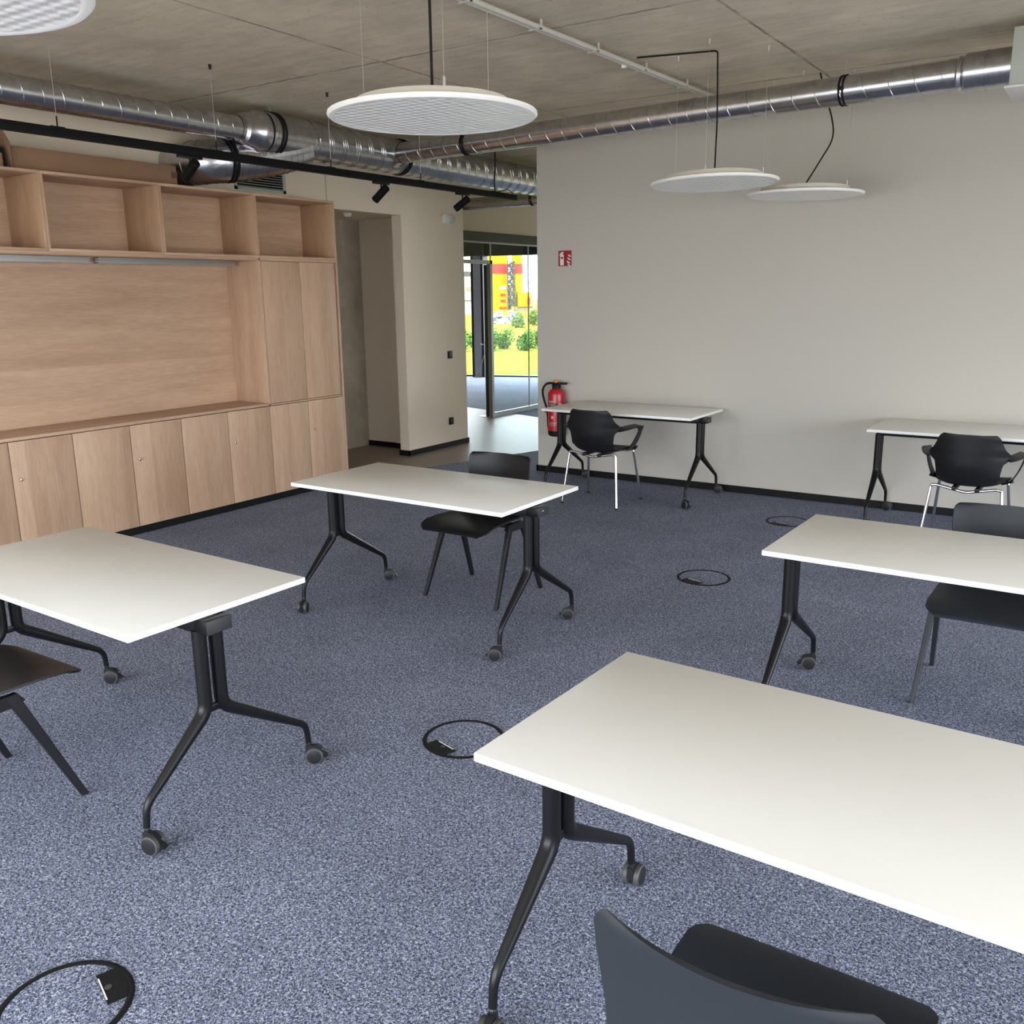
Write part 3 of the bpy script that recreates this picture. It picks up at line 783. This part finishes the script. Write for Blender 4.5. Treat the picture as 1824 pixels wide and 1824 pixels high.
def leftp(y): return Vector((-5.90 + .017 * (y - 4), y, ZD))
def rightp(x): return Vector((x, 6.665 - .0761 * (x + 3), ZD))
RM, RL, RR = .155, .092, .0895
yj = 5.36
t = thing('main_duct', 'thick galvanised spiral duct under the ceiling running out of sight behind the right wall', 'duct', mainp(7))
def rel(mbo, o, name, m, parent, **k):
    L0 = Vector(parent.location)
    mbo.v = [tuple(Vector(v) - L0) for v in mbo.v]
    return mbo.build(name, m, parent, **k)
mb = MB(); cyl(mb, mainp(yj), mainp(5.83), RM); ringband(mb, mainp(5.82), (0, 1, 0), RM, .02, .003); ringband(mb, mainp(yj + .03), (0, 1, 0), RM, .03, .003)
rel(mb, None, 'sleeve', m_duct, t)
mb = MB(); cyl(mb, mainp(5.83), mainp(12.2), RM - .003)
for k in range(3): helix(mb, mainp(5.85), mainp(12.1), RM - .003, .165, .0040, 6, k * 2 * PI / 3 * .45, 24)
rel(mb, None, 'spiral_duct', m_duct, t)
for yc in (yj + .10, 7.05):
    mb = MB()
    for o_ in (-.016, .016): ringband(mb, mainp(yc + o_), (0, 1, 0), RM, .014, .008)
    cl = rel(mb, None, 'clamp', m_rubber, t)
    mb = MB().tube([mainp(yc) + Vector((0, 0, RM)), mainp(yc) + Vector((0, 0, ZC - ZD))], .005, 8); rel(mb, None, 'hanger_rod', m_alu, t)
# thin left duct with conical reducer
t = thing('side_duct', 'thin galvanised spiral duct along the cabinet wall at the upper left', 'duct', leftp(3.5))
mb = MB(); cyl(mb, leftp(1.0), leftp(5.14), RL); helix(mb, leftp(1.02), leftp(5.12), RL, .133, .0029, 6, 0, 30)
rel(mb, None, 'spiral_duct', m_duct, t)
mb = MB(); d = (mainp(6) - mainp(5)).normalized(); rot = d.to_track_quat('Z', 'Y').to_matrix()
mb.lathe([(RL + .004, 0), (RL + .004, .03), (RL + .03, .045), (RM - .02, .13), (RM, .165), (RM + .003, .17), (RM + .003, .24)], 48, 0, leftp(5.11), rot, cap=False)
rel(mb, None, 'reducer', m_duct, t)
# branch to the right, along the back wall
t = thing('branch_duct', 'thin galvanised spiral duct crossing the photo above the white wall', 'duct', rightp(-3))
xe = -1.04
mb = MB(); cyl(mb, rightp(-5.76), rightp(xe + .02), RR); helix(mb, rightp(-5.6), rightp(xe), RR, .155, .0029, 6, 0, 30)
rel(mb, None, 'spiral_duct', m_duct, t)
mb = MB(); d = (rightp(-2) - rightp(-3)).normalized(); rot = d.to_track_quat('Z', 'Y').to_matrix()
mb.lathe([(RR + .03, 0), (RR + .03, .06), (RR + .004, .10), (RR + .004, .14)], 40, 0, rightp(-5.84), rot, cap=False); rel(mb, None, 'saddle', m_duct, t)
mb = MB(); mb.lathe([(RR + .003, -.05), (RR + .003, 0), (RR + .014, .012), (RR + .004, .03), (RR + .022, .05), (RR + .022, .312)], 48, 0, rightp(xe), rot, cap=False)
ringband(mb, rightp(xe + .16), d, RR + .022, .008, .003); rel(mb, None, 'connector', m_duct, t)
for xc in (-4.93, -1.72):
    mb = MB()
    for o_ in (-.012, .012): ringband(mb, rightp(xc + o_), d, RR, .011, .006)
    mb.box(tuple(rightp(xc) + Vector((-.012, -RR - .012, -.012))), tuple(rightp(xc) + Vector((.012, -RR, .012))))
    rel(mb, None, 'clamp', m_rubber, t)
    mb = MB().tube([rightp(xc) + Vector((0, 0, RR)), rightp(xc) + Vector((0, 0, ZC - ZD))], .005, 8); rel(mb, None, 'hanger_rod', m_alu, t)
mb = MB(); ringband(mb, rightp(-2.78), d, RR, .03, .003); rel(mb, None, 'joint_sleeve', m_duct, t)
# elbow duct close to the wall
P = smoothpath([(-5.89, 5.80, 2.93), (-5.93, 5.62, 2.87), (-6.02, 5.28, 2.785), (-6.10, 4.97, 2.745), (-6.447, 4.97, 2.745)], .17, 10)
t = thing('elbow_duct', 'dark galvanised duct elbow under the thin duct, beside the grille', 'duct', (-6.0, 5.2, 2.76))
RE = .162
mb = MB().tube(P, RE, 40); acc = 0
for i in range(1, len(P) - 1):
    acc += (P[i] - P[i - 1]).length
    if acc > .05:
        acc = 0; ringband(mb, P[i], P[i + 1] - P[i - 1], RE, .006, .003)
rel(mb, None, 'duct_body', m_duct, t)
mb = MB(); q = Vector((-6.045, 5.14, 2.77)); dd = Vector((-.08, -.35, -.04)).normalized()
for o_ in (-.016, .016): ringband(mb, q + dd * o_, dd, RE, .014, .008)
rel(mb, None, 'clamp', m_rubber, t)
# hall duct seen through the opening
t = thing('hall_duct', 'thin dark duct in the hall above the glazed partition', 'duct', (-6.9, 10.0, 2.85))
mb = MB(); cyl(mb, (-7.505, 10.0, 2.85), (-6.09, 10.0, 2.85), .073); helix(mb, (-7.45, 10.0, 2.85), (-6.15, 10.0, 2.85), .073, .13, .002, 4, 0, 24); rel(mb, None, 'spiral_duct', m_duct, t)
mb = MB(); dd = Vector((1, 0, 0))
for o_ in (-.012, .012): ringband(mb, Vector((-6.27, 10.0, 2.85)) + dd * o_, dd, .073, .012, .006)
rel(mb, None, 'clamp', m_rubber, t)
# air handling box at the right
t = thing('air_unit', 'pale sheet metal air unit at the upper right corner where the thin duct ends', 'ventilation unit', (-.25, 6.45, 2.83))
MB().box((-.475, -.25, 0), (.6, .25, .305), bevel=.003).build('casing', m_galvw, t)
MB().box((-.495, -.27, -.012), (.62, .27, 0), bevel=.002).build('bottom_plate', m_white, t)
pl = MB()
for k in range(3): pl.box((-.40 + k * .0, -.17 + k * .018, -.0135), (-.25, -.164 + k * .018, -.0121))
pl.build('slots', m_rubber, t)

# ================================================================== conduit along the ceiling
t = thing('cable_conduit', 'pair of grey conduit pipes clipped to the concrete ceiling', 'conduit', (-2.86, 4.5, ZC))
cp = lambda y: -2.935 + .0385 * (y - 4.257) + 2.86
mb = MB()
for o_, r_ in ((-.022, .012), (.012, .014)):
    mb.tube([(cp(1.0) + o_, 1.0 - 4.5, -.035), (cp(7.12) + o_, 7.12 - 4.5, -.035)], r_, 10)
mb.build('pipes', m_pipe, t)
y = 1.6
while y < 7.1:
    MB().box((cp(y) - .045, y - 4.5 - .008, -.05), (cp(y) + .035, y - 4.5 + .008, -.046)).box((cp(y) + .028, y - 4.5 - .008, -.05), (cp(y) + .035, y - 4.5 + .008, -.001)).build('bracket', m_pipe, t); y += .62
tag(MB().box((-.012, -.012, 0), (.012, .012, -.02)).build('junction_clip', m_white, t, loc=(cp(5.75) - .03, 1.25, -.04)))

# ================================================================== pendant lamps
def lamp_mat():
    m = bpy.data.materials.new('dimpled_diffuser'); m.use_nodes = True
    nt, b, N, L = nodes(m)
    b.inputs['Base Color'].default_value = lin(248, 247, 244); b.inputs['Roughness'].default_value = .35
    tc = N('ShaderNodeTexCoord'); sep = N('ShaderNodeSeparateXYZ'); L(tc.outputs['Object'], sep.inputs[0])
    def wv(a, b_):
        p = N('ShaderNodeMath'); p.operation = 'MULTIPLY'; L(sep.outputs['X'], p.inputs[0]); p.inputs[1].default_value = a
        q = N('ShaderNodeMath'); q.operation = 'MULTIPLY_ADD'; L(sep.outputs['Y'], q.inputs[0]); q.inputs[1].default_value = b_; L(p.outputs[0], q.inputs[2])
        s = N('ShaderNodeMath'); s.operation = 'SINE'; L(q.outputs[0], s.inputs[0]); return s.outputs[0]
    mm = N('ShaderNodeMath'); mm.operation = 'MULTIPLY'; L(wv(75, 75), mm.inputs[0]); L(wv(75, -75), mm.inputs[1])
    bp = N('ShaderNodeBump'); bp.inputs['Strength'].default_value = .5; bp.inputs['Distance'].default_value = .006
    L(mm.outputs[0], bp.inputs['Height']); L(bp.outputs[0], b.inputs['Normal'])
    b.inputs['Emission Color'].default_value = (1, 1, 1, 1); b.inputs['Emission Strength'].default_value = 0
    return m
m_diff = lamp_mat()
RLP = .407
def pendant(label, x, y, z, cord, wires, tilt=(0, 0)):
    t = thing('pendant_lamp', label, 'pendant lamp', (x, y, z), 0, 'round white disc pendant lamps')
    R_ = Matrix.Rotation(tilt[0], 3, 'X') @ Matrix.Rotation(tilt[1], 3, 'Y')
    MB().lathe([(RLP - .032, -.003), (RLP - .02, -.006), (RLP - .008, -.004), (RLP, .004), (RLP - .002, .012), (RLP - .04, .018), (.30, .018)], 96, 0, (0, 0, 0), R_, cap=False).build('rim', m_lamp, t)
    MB().lathe([(0.001, -.003), (.1, -.003), (.2, -.003), (.3, -.003), (RLP - .031, -.003)], 96, 0, (0, 0, 0), R_, cap=False).build('diffuser', m_diff, t)
    MB().lathe([(.312, .018), (.306, .042), (.298, .054), (.285, .057), (0.001, .057)], 72, 0, (0, 0, 0), R_, cap=False).build('housing', m_lamph, t)
    MB().tube([Vector(p) - Vector((x, y, z)) for p in cord], .0055, 8).build('cord', m_rubber, t)
    for (dx, dy) in wires:
        MB().tube([(dx, dy, .05), (dx, dy, ZC - z - .02)], .0012, 5).build('suspension_wire', m_alu, t)
        MB().lathe([(.004, .0), (.004, .02), (.007, .025), (.007, .03)], 10, 0, (dx, dy, ZC - z - .03)).build('ceiling_anchor', m_pipe, t)
        MB().lathe([(.006, .04), (.006, .085), (.002, .09)], 10, 0, (dx, dy, 0)).build('wire_grip', m_alu, t)
    return t
zl = 2.4
W3 = [(-.28, -.08), (.21, -.2), (.07, .28)]
pendant('disc pendant lamp cut off at the upper left corner', -2.336, 1.105, zl, [(-2.336, 1.105, zl + .06), (-2.336, 1.105, ZC)], W3)
pendant('large disc pendant lamp hanging at the top centre', -2.357, 3.032, zl, [(-2.357, 3.032, zl + .06), (-2.357, 3.032, ZC)], W3)
lx, ly = -2.337, 5.924
pendant('disc pendant lamp with an angled black ceiling cable, left of the far pair', lx, ly, zl,
        smoothpath([(lx, ly, zl + .06), (lx + .005, ly, 2.8), (lx + .0, ly - .02, ZC - .012), (lx - .02, ly - .03, ZC - .008), (-2.82, 5.76, ZC - .008)], .05, 6), [(-.27, .0), (.05, -.28), (.29, .08)], tilt=(-.01, -.02))
lx, ly = -2.05, 6.93
pendant('disc pendant lamp with a wavy black cable, nearest to the white wall', lx, ly, 2.388,
        spline([(lx, ly, 2.46), (lx + .10, ly, 2.62), (lx + .17, ly, 2.75), (lx + .16, ly, 2.88), (lx + .10, ly, 3.05), (lx + .06, ly, ZC)], 8), [(-.28, .06), (.28, .04), (-.02, -.12)], tilt=(.0, .012))

# ================================================================== track with spotlights
TX = -5.15
t = thing('ceiling_track', 'long black lighting track hanging in front of the ducts', 'lighting track', (TX, 5.0, 2.64))
MB().box((-.018, -3.6, -.026), (.018, 2.9, .026), bevel=.002).build('rail', m_track, t)
for yy in (2.1, 3.2, 4.30, 5.36, 6.43, 7.54):
    dy = yy - 5.0
    MB().box((-.008, dy - .04, .026), (.008, dy + .04, .032)).build('hanger_clip', m_black, t)
    if yy < 7.5:
        MB().tube([(0, dy, .03), (0, dy, ZC - 2.64 - .03)], .0017, 5).build('suspension_wire', m_alu, t)
        MB().tube([(0, dy, .03), (0, dy, .085)], .0045, 8).build('wire_grip', m_black, t)
    MB().lathe([(.008, 0), (.011, .03)], 12, 0, (0, dy, ZC - 2.64 - .03)).build('ceiling_anchor', m_black, t)
MB().tube([(0, 2.54, ZC - 2.64), (0.01, 2.54, .3), (-.005, 2.54, .12), (0, 2.54, .03)], .007, 8).build('feed_cable', m_rubber, t)
MB().tube(spline([(0, 2.60, .03), (0, 2.70, .055), (0, 2.80, .055), (0, 2.86, .02)], 6), .005, 8).build('end_cable', m_rubber, t)
def spot(label, yy, az, el):
    t = thing('track_spotlight', label, 'spotlight', (TX, yy, 2.613), 0, 'black spotlights on the track')
    MB().box((-.016, -.09, -.018), (.016, .09, 0), bevel=.002).build('adapter', m_black, t)
    MB().tube([(0, .0, -.018), (0, .0, -.062)], .007, 10).build('stem', m_black, t)
    d = Vector((math.cos(az) * math.cos(el), math.sin(az) * math.cos(el), math.sin(el)))
    rot = d.to_track_quat('Z', 'Y').to_matrix()
    c = Vector((0, 0, -.085))
    h = MB().lathe([(.029, -.07), (.0315, -.067), (.0315, .085), (.028, .085), (.027, .06), (0.001, .055)], 32, 0, c, rot, cap=False)
    h.lathe([(0.001, -.07), (.0292, -.07)], 32, 0, c, rot, cap=False)
    h.build('head', m_track, t)
    return t
spot('black spotlight on the track, left one, in front of the duct elbow', 4.08, PI, -.62)
spot('black spotlight on the track, middle one, above the doorway recess', 5.92, PI, -.62)
spot('black spotlight at the right end of the track', 7.02, PI + .1, -.55)

# ================================================================== wall fittings
t = thing('alarm_sounder', 'small white alarm sounder with a clear lens on the wall by the opening', 'alarm', (XL, 8.46, 2.54))
MB().box((.0005, -.07, -.05), (.05, .03, .05), bevel=.012).build('housing', m_white, t)
MB().lathe([(.046, 0), (.046, .05), (.036, .072), (.001, .08)], 28, 0, (.0005, .055, 0), Matrix.Rotation(PI / 2, 3, 'Y'), cap=False).build('lens', mat('clear_grey_plastic', lin(190, 190, 192), .15), t)
t = thing('light_switch', 'square black wall switch with grey keys beside the opening', 'switch', (XL, 8.475, 1.057))
MB().box((.0005, -.042, -.042), (.01, .042, .042), bevel=.002).build('frame', m_rubber, t)
MB().box((.0102, -.028, -.03), (.013, .030, .03), bevel=.001).build('keys', m_greyrim, t)
t = thing('wall_socket', 'square black power socket low on the wall beside the opening', 'socket', (XL, 8.465, .298))
MB().box((.0005, -.042, -.042), (.01, .042, .042), bevel=.002).build('frame', m_rubber, t)
MB().lathe([(.024, 0), (.024, .003), (.019, .003), (.018, -.0), (.001, -.0)], 24, 0, (.0101, .0, 0), Matrix.Rotation(PI / 2, 3, 'Y'), cap=False).build('outlet', m_capblk, t)
tag(MB().lathe([(.001, 0), (.045, 0), (.05, -.012), (.03, -.035), (.001, -.036)], 24, 0, (-6.78, 7.25, 2.545), cap=False).build('smoke_detector', m_white), 'flat white smoke detector on the recess ceiling beside the cabinets', 'detector')

# fire extinguisher sign
t = thing('fire_extinguisher_sign', 'square dark red sign with white extinguisher and flame symbols', 'sign', (-4.464, YF, 2.042))
MB().box((-.07, -.003, -.07), (.07, -.0005, .07)).build('plate', m_signred, t)
SF = lambda k: ((0, -.003 - k, 0), Vector((1, 0, 0)), Vector((0, 0, 1)), Vector((0, -1, 0)))
ex = MB()
ex.prism([(-.052, -.062), (-.012, -.062), (-.012, .028), (-.018, .036), (-.052 + .006, .036), (-.052, .028)], 0, .0004, frame=SF(0))
ex.prism([(-.040, .036), (-.026, .036), (-.024, .044), (-.012, .050), (-.018, .058), (-.034, .058), (-.048, .050), (-.060, .026), (-.055, .024), (-.044, .042)], 0, .0004, frame=SF(0))
ex.build('extinguisher_symbol', m_signwhite, t)
MB().prism([(-.044, -.004), (-.020, -.004), (-.020, .014), (-.044, .014)], .0004, .0007, frame=SF(0)).build('symbol_window', m_signred, t)
fm = MB()
for (bx, bz, s) in ((.030, .036, 1), (.024, .010, 1.1), (.016, -.018, 1.15), (.026, -.046, .95)):
    fm.prism([(bx, bz), (bx + .006 * s, bz - .014 * s), (bx + .018 * s, bz - .024 * s), (bx + .034 * s, bz - .026 * s), (bx + .036 * s, bz - .016 * s), (bx + .024 * s, bz - .013 * s), (bx + .012 * s, bz - .006 * s)], 0, .0004, frame=SF(0))
fm.prism([(.048, .038), (.050, .020), (.058, .008), (.064, .010), (.060, .022)], 0, .0004, frame=SF(0))
fm.build('flame_symbol', m_signwhite, t)

# fire extinguisher on the wall
t = thing('fire_extinguisher', 'red fire extinguisher with black hose hanging on the wall behind the table', 'fire extinguisher', (-4.497, 7.575, .385))
RC = .082
MB().lathe([(.001, 0), (.06, 0), (RC - .004, .012), (RC + .001, .03), (RC + .001, .055), (RC, .056)], 40, cap=False).build('base_ring', m_rubber, t)
MB().lathe([(RC, .055), (RC, .40), (RC - .006, .425), (RC - .022, .446), (.045, .455), (.04, .458), (.001, .458)], 48, cap=False).build('cylinder', m_red, t)
MB().lathe([(.042, .452), (.042, .492), (.03, .497), (.001, .497)], 28, cap=False).build('valve_collar', m_rubber, t)
MB().box((-.045, -.016, .488), (.04, .016, .515), bevel=.005).box((.03, -.012, .496), (.115, .012, .517), bevel=.006).build('handle', m_rubber, t)
MB().lathe([(.022, .513), (.024, .520), (.02, .534), (.001, .54)], 20, 0, (-.006, 0, 0), cap=False).build('knob', m_orange, t)
MB().tube(spline([(-.04, -.005, .503), (-.075, -.008, .505), (-.112, -.01, .492), (-.14, -.012, .455), (-.145, -.014, .40), (-.125, -.016, .33), (-.10, -.016, .26), (-.09, -.016, .20), (-.085, -.014, .13)], 6), .0105, 12).build('hose', m_rubber, t)
MB().tube([(-.0855, -.014, .17), (-.082, -.012, .10), (-.078, -.01, .03)], [.013, .014, .009], 12).build('nozzle', m_rubber, t)
MB().box((-.125, -.02, .22), (-.107, 0, .255), bevel=.003).build('nozzle_holder', m_red, t)
lb = MB(); A0 = -PI / 2 + .12
def patch(mb, a0, a1, z0, z1, off, n=8, mi=0):
    vs = []; 
    for i in range(n + 1):
        a = a0 + (a1 - a0) * i / n
        for z in (z0, z1): vs.append((math.cos(a) * (RC + off), math.sin(a) * (RC + off), z))
    mb.add(vs, [(2 * i, 2 * i + 1, 2 * i + 3, 2 * i + 2) for i in range(n)], mi)
gb = MB(); patch(gb, A0 - .75, A0 + .55, .296, .322, .0006); gb.build('label_band', m_green, t)
lb = MB()
for (a0, a1, z0, z1) in ((-.65, .1, .330, .336), (-.65, .05, .341, .345), (-.6, .25, .309, .312), (-.6, .2, .303, .305), (-.2, .4, .262, .266), (-.2, .4, .250, .252), (-.65, -.5, .244, .268), (-.55, .45, .135, .138), (-.55, .4, .128, .130), (-.55, .45, .120, .122), (-.55, .35, .112, .114), (-.55, .3, .105, .107)):
    patch(lb, A0 + a0, A0 + a1, z0, z1, .0009)
patch(lb, A0 + .62, A0 + 1.05, .285, .325, .0009)
patch(lb, A0 - .25, A0 + .05, .175, .20, .0009)
lb.build('label_text', m_label, t)
MB().box((-.03, .082, .30), (.03, .103, .36)).build('wall_bracket', m_rubber, t)

# thin stand beside the glazed door
t = thing('door_stop_stand', 'thin metal pole on a round foot plate beside the open glass door', 'stand', (-7.62, 10.86, .0025))
MB().lathe([(.001, 0), (.11, 0), (.11, .006), (.02, .012), (.001, .012)], 32, cap=False).build('foot_plate', m_alu, t)
MB().tube([(0, 0, .01), (0, 0, .95)], .012, 10).build('pole', m_alu, t)
MB().tube(spline([(0, 0, .94), (-.06, .01, .80), (-.11, .0, .66), (-.14, .0, .6)], 5), .005, 6).build('strap', m_white, t)

# ================================================================== outside
GZ = -0.12
FWD = Vector((-0.5376, 0.8104)).normalized(); RGT = Vector((FWD.y, -FWD.x))
def out(px, dist):
    """ground point at a horizontal depth and a bearing"""
    k = (px - 912) / 1633.5 * 1.0
    p = FWD * dist + RGT * (k * dist * 1.028)
    return p.x, p.y
def grass_mat():
    m = bpy.data.materials.new('meadow_grass'); m.use_nodes = True
    nt, b, N, L = nodes(m)
    tc = N('ShaderNodeTexCoord'); n1 = N('ShaderNodeTexNoise'); n1.inputs['Scale'].default_value = .35; n1.inputs['Detail'].default_value = 9; n1.inputs['Roughness'].default_value = .7
    L(tc.outputs['Object'], n1.inputs['Vector']); cr = N('ShaderNodeValToRGB'); e = cr.color_ramp.elements
    e[0].position = .35; e[0].color = lin(82, 74, 34); e[1].position = .62; e[1].color = lin(88, 88, 38)
    L(n1.outputs['Fac'], cr.inputs[0]); L(cr.outputs[0], b.inputs['Base Color']); b.inputs['Roughness'].default_value = 1; b.inputs['Specular IOR Level'].default_value = 0
    return m
gr = MB(); gr.prism([(-260, 16.0), (-60, 6), (-18.2, 6), (-18.2, 14.2), fac(-5.5, .15), fac(9.2, .15), (60, 30), (60, 260), (-260, 260)], GZ - .3, GZ)
tag(gr.build('meadow', grass_mat(), smooth=False), kind='structure')
tag(MB().box((-60, -60, GZ - .3), (60, YB - .3, GZ)).box((XR + .3, YB - .3, GZ - .3), (60, 30, GZ)).build('paved_yard', mat('pale_paving', lin(150, 146, 138), .9), smooth=False), kind='structure')
m_leafg = mat('shrub_leaves', lin(84, 100, 52), .9, spec=0.05, var=(3, .25))
m_leafd = mat('hedge_leaves', lin(66, 96, 44), .9, spec=0.05, var=(3, .3))
m_stem = mat('shrub_stem', lin(92, 76, 56), .9)
def bush(name, label, cat, x, y, w, h, m, n=700, group=None, ls=.10):
    t = thing(name, label, cat, (x, y, GZ), 0, group)
    mb = MB(); rr = random.Random(int(abs(x * 100)))
    blobs = [(rr.uniform(-.55, .55) * w / 2, rr.uniform(-.4, .4) * w / 2, rr.uniform(.16, .62) * h, rr.uniform(.55, .85)) for _ in range(7)]
    for i in range(n):
        bx, by, bz, br = rr.choice(blobs)
        d = Vector((rr.gauss(0, 1), rr.gauss(0, 1), rr.gauss(0, 1))).normalized() * rr.uniform(.6, 1)
        c = Vector((bx + d.x * w * .32 * br * 1.3, by + d.y * w * .32 * br, max(.03, bz + d.z * h * .5 * br)))
        q = Vector((rr.gauss(0, 1), rr.gauss(0, 1), rr.gauss(0, 1))).normalized(); s = q.orthogonal().normalized() * ls * rr.uniform(.6, 1.2); u = q.cross(s).normalized() * ls * .45
        mb.add([c - s, c + u, c + s, c - u], [(0, 1, 2, 3)])
    mb.build('foliage', m, t, smooth=False)
    st = MB()
    for i in range(5): st.tube([(rr.uniform(-.05, .05), rr.uniform(-.05, .05), 0), (rr.uniform(-.3, .3) * w, rr.uniform(-.2, .2) * w, h * .4)], [.025, .01], 6)
    st.build('stems', m_stem, t)
    return t
hl = ['low green shrub outside, left of the facade column', 'low green shrub outside, just left of the door frame', 'low green shrub outside, just right of the door frame', 'low green shrub outside in the middle of the glazing',
      'low green shrub outside, right of the pale gap', 'low green shrub outside beside the white wall edge']
for i, px in enumerate((832, 856, 884, 904, 938, 962)):
    x, y = out(px, 31 + (i % 2)); bush('shrub', hl[i], 'shrub', x, y, .75, .78, m_leafd, 800, 'low shrubs in the meadow', .055)
x, y = out(926, 52); bush('round_bush', 'rounded bush outside in front of the yellow tower', 'bush', x, y, 1.0, 1.0, m_leafg, 900, None, .07)
x, y = out(952, 55); bush('round_bush', 'rounded bush outside partly hidden by the white wall edge', 'bush', x, y, .8, 1.0, m_leafg, 700, None, .07)
# rubble heap
m_rub = mat('pale_rubble', lin(120, 120, 124), .95, spec=0, var=(.9, .2))
for j, (px, dist, w, n, lb_) in enumerate(((891, 60, 1.1, 60, 'heap of pale rubble at the foot of the yellow tower, left part'), (917, 66, 1.1, 60, 'heap of pale rubble at the foot of the stair tower, right part'))):
    x, y = out(px, dist); mb = MB(); rr = random.Random(j + 3)
    for k in range(n):
        a = rr.uniform(0, 2 * PI); q = rr.random() ** .6; hh = (1 - q) * .9
        c = (math.cos(a) * q * w * .75, math.sin(a) * q * w * .6, rr.uniform(0, hh)); s = rr.uniform(.06, .2)
        mb.box((c[0] - s, c[1] - s * .7, c[2] - s * .4), (c[0] + s, c[1] + s * .7, c[2] + s * .5), rot=Matrix.Rotation(rr.uniform(0, 3), 3, 'Z') @ Matrix.Rotation(rr.uniform(-.6, .6), 3, 'X'))
    o = mb.build('rubble_heap', m_rub, smooth=False); o.location = (x, y, GZ)
    tag(o, lb_, 'rubble', kind='stuff')
# yellow industrial tower (distance 105)
DT = 105.0
def pxw(px): return px / 1633.5 * DT * 1.028
bx, by = out(905, DT)
mY = mat('yellow_cladding', lin(150, 128, 22), .6, spec=.05, var=(.4, .04)); mR = mat('red_cladding', lin(140, 52, 48), .6, spec=.05); mP = mat('pinkish_masonry', lin(146, 120, 108), .8, spec=.05); mG = mat('grey_steelwork', lin(66, 63, 62), .6, spec=.05); mW = mat('white_panel', lin(180, 180, 176), .6, spec=.05)
t = thing('silo_tower', 'yellow industrial tower with a red band and grey stair tower, seen through the glass', 'tower', (bx, by, GZ), math.atan2(RGT.y, RGT.x))
X = lambda px: pxw(px - 905)
Zp = lambda py: (523 - py) / 1633.5 * DT * 1.01 + 1.7276 - GZ
def silo(px0, px1, ytop, yb, band, nm):
    r = (X(px1) - X(px0)) / 2; cx = (X(px1) + X(px0)) / 2
    rot = None
    MB().lathe([(r, Zp(yb)), (r, Zp(ytop + 1)), (r * .9, Zp(ytop)), (0.01, Zp(ytop - .5))], 36, 0, (cx, 0, 0), cap=False).build(nm, mY, t)
    MB().lathe([(r + .02, Zp(band[1])), (r + .02, Zp(band[0]))], 36, 0, (cx, 0, 0), cap=False).build('red_band', mR, t)
silo(871, 911, 456, 556, (474, 490), 'wide_silo'); silo(917, 935, 459, 545, (474, 490), 'narrow_silo')
MB().box((X(873), -1.4, Zp(556)), (X(914), -.6, Zp(508))).build('lower_block', mY, t)
MB().box((X(926), -1.2, Zp(545)), (X(951), 1.2, Zp(521))).build('side_block', mY, t)
MB().box((X(896), -1.45, Zp(516)), (X(907), -1.4, Zp(511))).build('sign_panel', mW, t)
for (a, b_, c, d_) in ((897, 905, 523, 527), (897, 905, 533, 537), (910, 913, 522, 532), (942, 947, 530, 541), (895, 907, 545, 548)):
    MB().box((X(a), -1.46, Zp(d_)), (X(b_), -1.38, Zp(c))).build('opening', mR, t)
MB().box((X(925), -1.0, Zp(573)), (X(955), 1.5, Zp(545))).build('masonry_base', mP, t)
MB().box((X(873), -1.5, Zp(573)), (X(925), 1.5, Zp(555))).build('masonry_base', mP, t)
st = MB()
for px in (910, 915, 921): 
    for yy in (-2.6, -1.5): st.box((X(px) - .05, yy - .05, 0), (X(px) + .05, yy + .05, Zp(470)))
k = 0; z = .6
while z < Zp(474):
    a, b_ = (X(910), X(921)) if k % 2 == 0 else (X(921), X(910))
    st.tube([(a, -2.6, z), (b_, -2.6, z + .42)], .13, 5); st.tube([(a, -1.7, z), (b_, -1.7, z + .42)], .13, 5)
    st.box((X(909), -2.6, z - .06), (X(922), -1.5, z + .06)); z += .42; k += 1
st.build('stair_tower', mG, t)
# pale building with a curved roof, left of the column
bx, by = out(838, 88)
t = thing('pale_building', 'pale pink building with a red band, far left behind the glazing', 'building', (bx, by, GZ), math.atan2(RGT.y, RGT.x))
s88 = 88 / 1633.5 * 1.028
q = lambda py: (523 - py) / 1633.5 * 88 + 1.85
MB().box((-22 * s88, 0, 0), (13 * s88, 5, q(493))).build('wall', mat('cream_pink_wall', lin(160, 138, 118), .8, spec=.05), t)
MB().prism([(-22 * s88, q(493)), (13 * s88, q(493)), (13 * s88, q(486)), (2 * s88, q(484)), (-10 * s88, q(487)), (-22 * s88, q(494) + .05)], -5, .05, frame=((0, 0, 0), (1, 0, 0), (0, 0, 1), (0, -1, 0))).build('roof', mG, t)
MB().box((-22 * s88, -.04, q(518)), (13 * s88, .0, q(511))).build('red_band', mat('faded_red_band', lin(150, 96, 76), .7, spec=.05), t)
MB().tube([(-12 * s88, -.3, q(490)), (8 * s88, -.3, q(532))], .09, 6).build('conveyor', mP, t)
MB().box((-22 * s88, -.04, q(534.5)), (13 * s88, .0, q(533))).build('ledge', mG, t)
# facade mullion at the right of the view, ladder like
colm = MB(); fbox(colm, 1.575, 1.61, .6, .64, .3, 2.0); 
for k in range(7): fbox(colm, 1.575, 1.70, .6, .64, .35 + k * .26, .39 + k * .26)
tag(colm.build('outdoor_rack', m_frame, smooth=False), 'dark rack standing outside the glass beside the white wall edge', 'rack')
